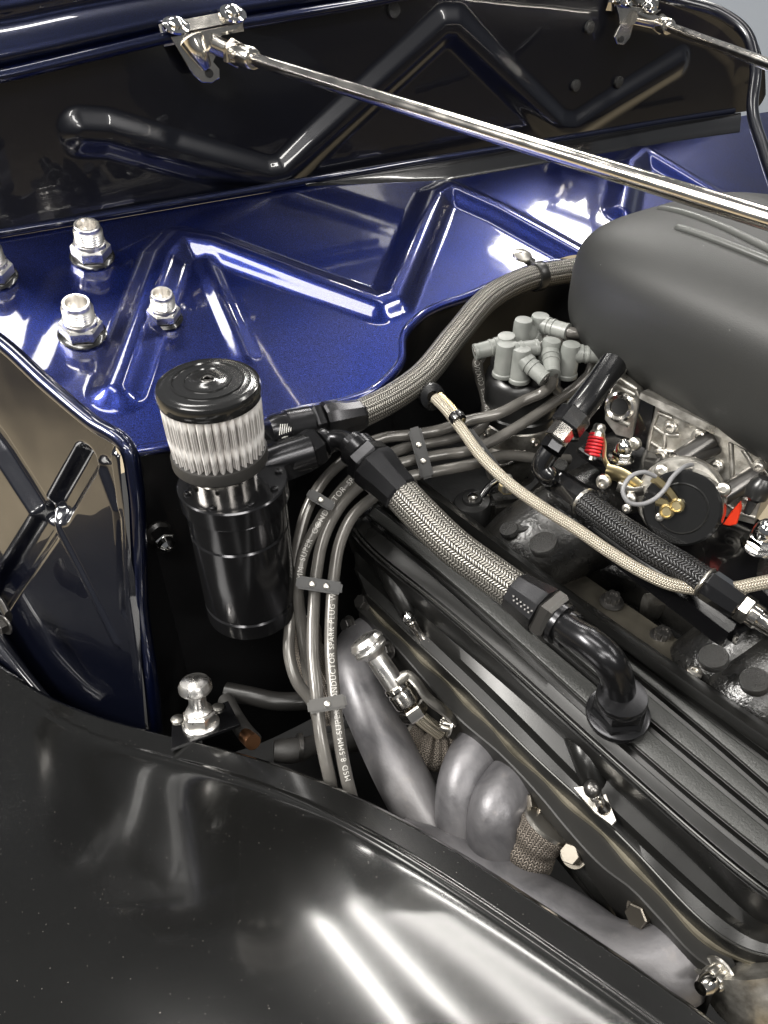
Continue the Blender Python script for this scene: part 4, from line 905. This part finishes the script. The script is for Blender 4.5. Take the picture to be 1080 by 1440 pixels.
b, M, hit, n = face_poly('x', [(1040, 706), (1042, 716), (1035, 738), (1026, 740), (1016, 738), (1026, 722)], .622, .006); b.build('tab', ORANGE, tg, 25)
for px, py, r in ((930, 640, .0052), (944, 600, .0045), (985, 612, .005), (1050, 705, .0055), (1008, 655, .0045), (1068, 655, .0042)):
    b = MB(); b.lathe([(r * 1.3, -.002), (r * 1.3, .004), (r, .005), (r, .007), (r * .6, .0075), (r * .55, .004), (.0005, .004)], MZ(hitB(px, py), nB), 22); b.build('cast_boss', CAST, ca)
b = MB(); b.lathe([(.0005, .012), (.005, .011), (.0085, .006), (.0095, 0), (.0085, -.006), (.004, -.010), (.003, -.022)], MZ(P(1067, 689, .60), UP + RT * .2), 24); b.build('lever_ball', CAPP, ca)
# throttle linkage with the red spring
lk = thing('throttle_linkage', 'red coil spring and zinc linkage levers beside the carburettor', 'linkage', P(838, 640, .66))
sp0, sp1 = P(840, 612, .672), P(832, 640, .672); ax = (sp1 - sp0); up_ = ax.normalized(); sx = up_.orthogonal().normalized(); sy = up_.cross(sx)
b = MB(); b.tube([sp0 + ax * (i / 120) + (sx * math.cos(i / 120 * 2 * math.pi * 6) + sy * math.sin(i / 120 * 2 * math.pi * 6)) * .0062 for i in range(121)], .00125, 10); b.build('red_spring', RED, lk)
b = MB(); b.lathe([(.0065, -.004), (.0068, 0), (.0055, .002), (.0055, .006), (.004, .008), (.001, .0085)], MZ(sp0 - up_ * .002, -up_), 24); b.build('spring_seat', STEEL, lk)
b = MB(); b.tube([sp0, sp1 + ax * .25], .0022, 12); b.build('spring_rod', STEEL, lk)
def strap(parent, pts, w, m=GOLD, name='lever'): b = MB(); b.tube(PP(pts), w, 8, n=30, sq=.3); b.build(name, m, parent, 40)
strap(lk, [(846, 610, .668), (850, 625, .666), (850, 645, .662), (858, 660, .655), (872, 676, .648), (900, 694, .64)], .0036)
strap(lk, [(852, 662, .650), (872, 668, .646), (898, 686, .640)], .0075)
strap(lk, [(868, 684, .642), (890, 692, .638), (905, 690, .636)], .005, STEEL)
for px, py, d, r in ((850, 677, .648, .0065), (888, 702, .638, .0055), (882, 715, .638, .004), (893, 624, .668, .006)): bolt(BTN, P(px, py, d), -RT + UP * .4 - V((0, .3, 0)), r, lk)
n1 = thing('acorn_nut', 'chrome acorn nut at the rear left corner of the carburettor', 'nut', P(873, 640, .672)); bolt(ACORN, P(873, 645, .672), UP + RT * .02, .0072, n1, 'nut_body')
n2 = thing('acorn_nut', 'chrome acorn nut on the carburettor base at the right edge', 'nut', P(1070, 765, .60)); bolt(ACORN, P(1068, 768, .60), UP, .0095, n2, 'nut_body')
b = MB(); b.box(.115, .05, .010, MZ(P(905, 665, .672), UP, FW), .2); b.build('base_plate', GLOSS, ca)

# ------------------------------------------------------------------ air scoop
so = H(803, 400, -.300); so.z = 0
zt, zb = Z0 - .236, Z0 - .392; zc = (zt + zb) / 2; hh_ = (zt - zb) / 2
Wd, Ls = .26, .52; G = []
def sgn(x): return -1 if x < 0 else 1
nU, nV_ = 120, 60; e1_, e2_ = .48, .58
base = so + FW * .22 + RT * .13 - FW * .022
for i in range(nV_ + 1):
    ph = -math.pi / 2 + math.pi * i / nV_; row = []
    cz, sz = math.cos(ph), math.sin(ph)
    for j in range(nU):
        th = 2 * math.pi * j / nU; cx, cy = math.cos(th), math.sin(th)
        x = sgn(cx) * abs(cx) ** e1_ * abs(cz) ** e2_; y = sgn(cy) * abs(cy) ** e1_ * abs(cz) ** e2_; z = sgn(sz) * abs(sz) ** e2_
        row.append(base + FW * (x * .245) + RT * (y * .135) + UP * (zc + z * hh_))
    G.append(row)
scp = thing('air_scoop', 'big matte charcoal air scoop with rounded end and raised ribs on top', 'air scoop', base + UP * zb)
b = MB(); b.grid(G, True); b.build('scoop_shell', SCOOP, scp, 180)
SCOOP2 = mat('highlight_charcoal', (.06, .062, .058), .34)  # lighter, glossier charcoal puts the ribs' highlight into the colour
def scoop_top(p):
    q = p - base; x = min(.999, abs(q.dot(FW)) / .245); y = min(.999, abs(q.dot(RT)) / .135)
    m = (x ** (2 / e1_) + y ** (2 / e1_)) ** (e1_ / 2); m = min(m, .9999)
    return V((p.x, p.y, zc + hh_ * (1 - m ** (2 / e2_)) ** (e2_ / 2)))
def on_scoop(px, py):
    z = -.24
    for _ in range(12):
        p = H(px, py, z); z = z * .5 + (scoop_top(p).z - Z0) * .5
    return H(px, py, z)
for a, c in (((930, 294), (1078, 350)), ((954, 321), (1078, 367))):
    k0, k1_ = on_scoop(*a), on_scoop(*c); pts = [scoop_top(k0.lerp(k1_, t / 30)) for t in range(-1, 34)]
    pts = [p + UP * (.0004 if 0 < i < 34 else -.003) for i, p in enumerate(pts)]
    b = MB(); b.tube(pts, .0034, 14); b.build('raised_rib', SCOOP2, scp)

# ------------------------------------------------------------------ chrome stay rods with brackets
def stay(pts, r, lab, bracket):
    a_, z_ = upw(*pts[0][:2]) + FW * .038, P(*pts[1]); d = (z_ - a_).normalized(); t = thing('stay_rod', lab, 'stay rod', a_, 'polished fender stay rods')
    b = MB(); b.tube([a_, z_], r, 28); b.build('rod', NICKEL, t)
    b = MB(); b.lathe([(r * .9, -.012), (r * 1.25, -.012), (r * 1.25, -.002), (r * 1.5, 0), (r * 1.5, .008)], MZ(a_, d), 24)
    b.build('threaded_end', NICKEL, t)
    b = MB(); b.hexa(r * 2.2, r * 1.7, MZ(a_ + d * .002, d)); b.build('jam_nut', NICKEL, t, 18)
    b = MB(); b.lathe([(r * 1.75, r * 1.6 + .002), (r * 1.75, r * 7.2), (r * 1.5, r * 7.6), (r, r * 7.7)], MZ(a_, d), 28); b.build('sleeve', NICKEL, t)
    return t, a_, d
r1, a1, d1 = stay([(303, 66, .86), (1160, 333, .42)], .0061, 'long polished stay rod running from the left bracket over the air scoop', None)
r2, a2, d2 = stay([(898, 28, .98), (1180, 128, .70)], .0058, 'shorter polished stay rod at the top right corner', None)
def bracket(parent_lab, hit_pts, tabpts, bolts, k, nn):
    t = thing('stay_bracket', parent_lab, 'bracket', upw(*tabpts[0]) + FW * .02, 'polished stay rod brackets')
    M = MZ(upw(*tabpts[0]) + FW * .022, nn, RT); hit = plane_hit(M.translation, nn); Mi = M.inverted()
    q = [Mi @ hit(*p) for p in tabpts]; b = MB(); b.prism([(v.x, v.y) for v in q], .004, M, .0008); b.build('hanging_tab', NICKEL, t, 30)
    q = [hit(*p) for p in hit_pts]; b = MB(); b.tube([q[0] - FW * .01, q[1] - FW * .01], .010, 4, sq=.25); b.build('top_plate', NICKEL, t, 20)
    for px, py, r in bolts[1:]: b = MB(); b.lathe([(r * 1.6, 0), (r * 1.6, r * .25), (r * 1.1, r * .35), (r * 1.0, r * .7), (r * .6, r * .95), (.0005, r * 1.0)], MZ(hit(px, py) - FW * .004, UP + FW * .5), 24); b.build('bolt_head', CHROME, t)
    px, py, r = bolts[0]; b = MB(); b.lathe([(r, .0), (r, .002), (r * .5, .0022), (.0005, .0022)], MZ(hit(px, py) + nn * .0005, nn), 20); b.build('hole_shade_disc', DARK, t)  # last piece: black disc on the tab, coloured as the hole's shade
    return t, hit
nb = (FW + UP * .1 - RT * .25).normalized()
t1, hb = bracket('polished bracket under the cowl edge holding the long rod', [(232, 52), (346, 30)], [(240, 52), (342, 32), (332, 40), (312, 45), (308, 70), (300, 88), (309, 98), (309, 110), (298, 117), (284, 116), (272, 106), (262, 90)], [(294, 103, .0042), (250, 38, .0085), (330, 21, .0085)], 1, nb)
b = MB(); b.tube([hb(270, 56) + nb * .000, hb(279, 74) + nb * .004, hb(290, 94) + nb * .0], lambda t: .013 - .007 * t, 24, n=20); b.build('gusset', NICKEL, t1)
b = MB(); b.tube([hb(294, 60) + nb * .004, a1], .0095, 20); b.build('boss', NICKEL, t1)
t2, hb2 = bracket('smaller polished bracket at the top right holding the short rod', [(862, 4), (932, 10)], [(866, 6), (930, 14), (922, 20), (895, 22), (890, 40), (886, 54), (878, 63), (868, 62), (864, 52), (872, 36), (870, 20)], [(873, 55, .004), (880, 4, .008), (915, 10, .008)], 1, nb)
b = MB(); b.tube([hb2(888, 25) + nb * .004, a2], .0090, 20); b.build('boss', NICKEL, t2)

# ------------------------------------------------------------------ small hardware on the recess wall
wf = -RT * 0 + FW
wallp = lambda px, py: plane_hit(P0 - UP * .2, FW)(px, py)
wb = thing('wall_bolt', 'chrome hex bolt on the black recess wall left of the catch can', 'bolt', wallp(226, 750))
b = MB(); b.lathe([(.013, 0), (.013, .003), (.009, .006)], MZ(wallp(222, 748), wf), 28); b.build('washer', RUB, wb)
b = MB(); b.hexa(.0100, .014, MZ(wallp(222, 746) + wf * .004, (wf + UP * -.15 + RT * .0))); b.lathe([(.008, .014), (.0075, .020), (.004, .023), (.0005, .024)], MZ(wallp(222, 746) + wf * .004, (wf + UP * -.15)), 20); b.build('hex_head', CHROME, wb, 20)
kn = thing('chrome_knob', 'silver mushroom-headed plug standing on a hex nut at the fender edge', 'knob', H(282, 1005, -.60))
kp = H(283, 1020, -.605); kd = (H(275, 968, -.565) - kp).normalized()
b = MB(); b.lathe([(.0165, 0), (.017, .003), (.015, .005)], MZ(kp, kd), 32); b.hexa(.0150, .012, MZ(kp + kd * .004, kd)); b.build('base_nut', ALU, kn, 20)
b = MB(); b.lathe([(.0115, .015), (.0120, .018), (.0095, .021), (.0078, .025), (.0078, .036), (.0130, .0385), (.0150, .041), (.0150, .045), (.0125, .0495), (.007, .052), (.0005, .0525)], MZ(kp, kd), 36); b.build('mushroom_head', ALU, kn)
b = MB(); b.prism([(-.034, -.016), (.030, -.020), (.034, .018), (-.020, .022)], .003, MZ(kp + kd * .001, kd, RT), .0005); b.build('bracket_plate', GLOSS, kn)
for px, py in ((250, 1012), (306, 996)): b = MB(); b.lathe([(.0062, 0), (.0064, .0015), (.004, .003), (.0005, .0032)], MZ(plane_hit(kp + kd * .001, kd)(px, py), kd), 20); b.build('screw', STEEL, kn)
rh = thing('rubber_hose', 'glossy black rubber hose lying across the dark gap below the catch can', 'hose', H(380, 980, -.66))
b = MB(); b.tube(HH([(318, 972, -.655), (350, 978, -.655), (390, 986, -.655), (430, 985, -.66), (470, 975, -.68)]), .0095, 24, n=50); b.build('hose_wall', RUB, rh)
cb = thing('battery_cable', 'worn cable end with a copper terminal beside the fender', 'cable', H(340, 1010, -.64))
b = MB(); b.tube(HH([(318, 985, -.65), (330, 1008, -.64), (345, 1030, -.63), (356, 1042, -.625)]), .0085, 24, n=30); b.build('sheath', RUB2, cb)
b = MB(); b.tube(HH([(346, 1034, -.627), (356, 1044, -.62)]), .0075, 20); b.build('terminal', COPPER, cb)
lb = thing('brake_cable', 'dull black sleeved cable end low behind the hanging wires', 'cable', H(420, 1050, -.66))
b = MB(); b.tube(HH([(385, 1056, -.645), (415, 1055, -.648), (450, 1045, -.655), (500, 1040, -.67)]), lambda t: .010 + .002 * math.sin(8 * t), 20, n=30); b.build('sleeve', RUB2, lb)
b = MB(); b.tube(HH([(418, 1050, -.645), (424, 1050, -.646)]), .0128, 20); b.build('crimp', ANOD2, lb)
lc = thing('latch_lever', 'small weathered metal latch at the left edge above the fender', 'latch', P(6, 850, .80))
b = MB(); b.tube(PP([(-20, 835, .80), (0, 848, .80), (12, 868, .79)]), .010, 8, n=10, sq=.4); b.build('lever', ANOD2, lc)
bolt(HEXD, P(8, 878, .79), V((-.5, -.8, .2)), .008, lc)
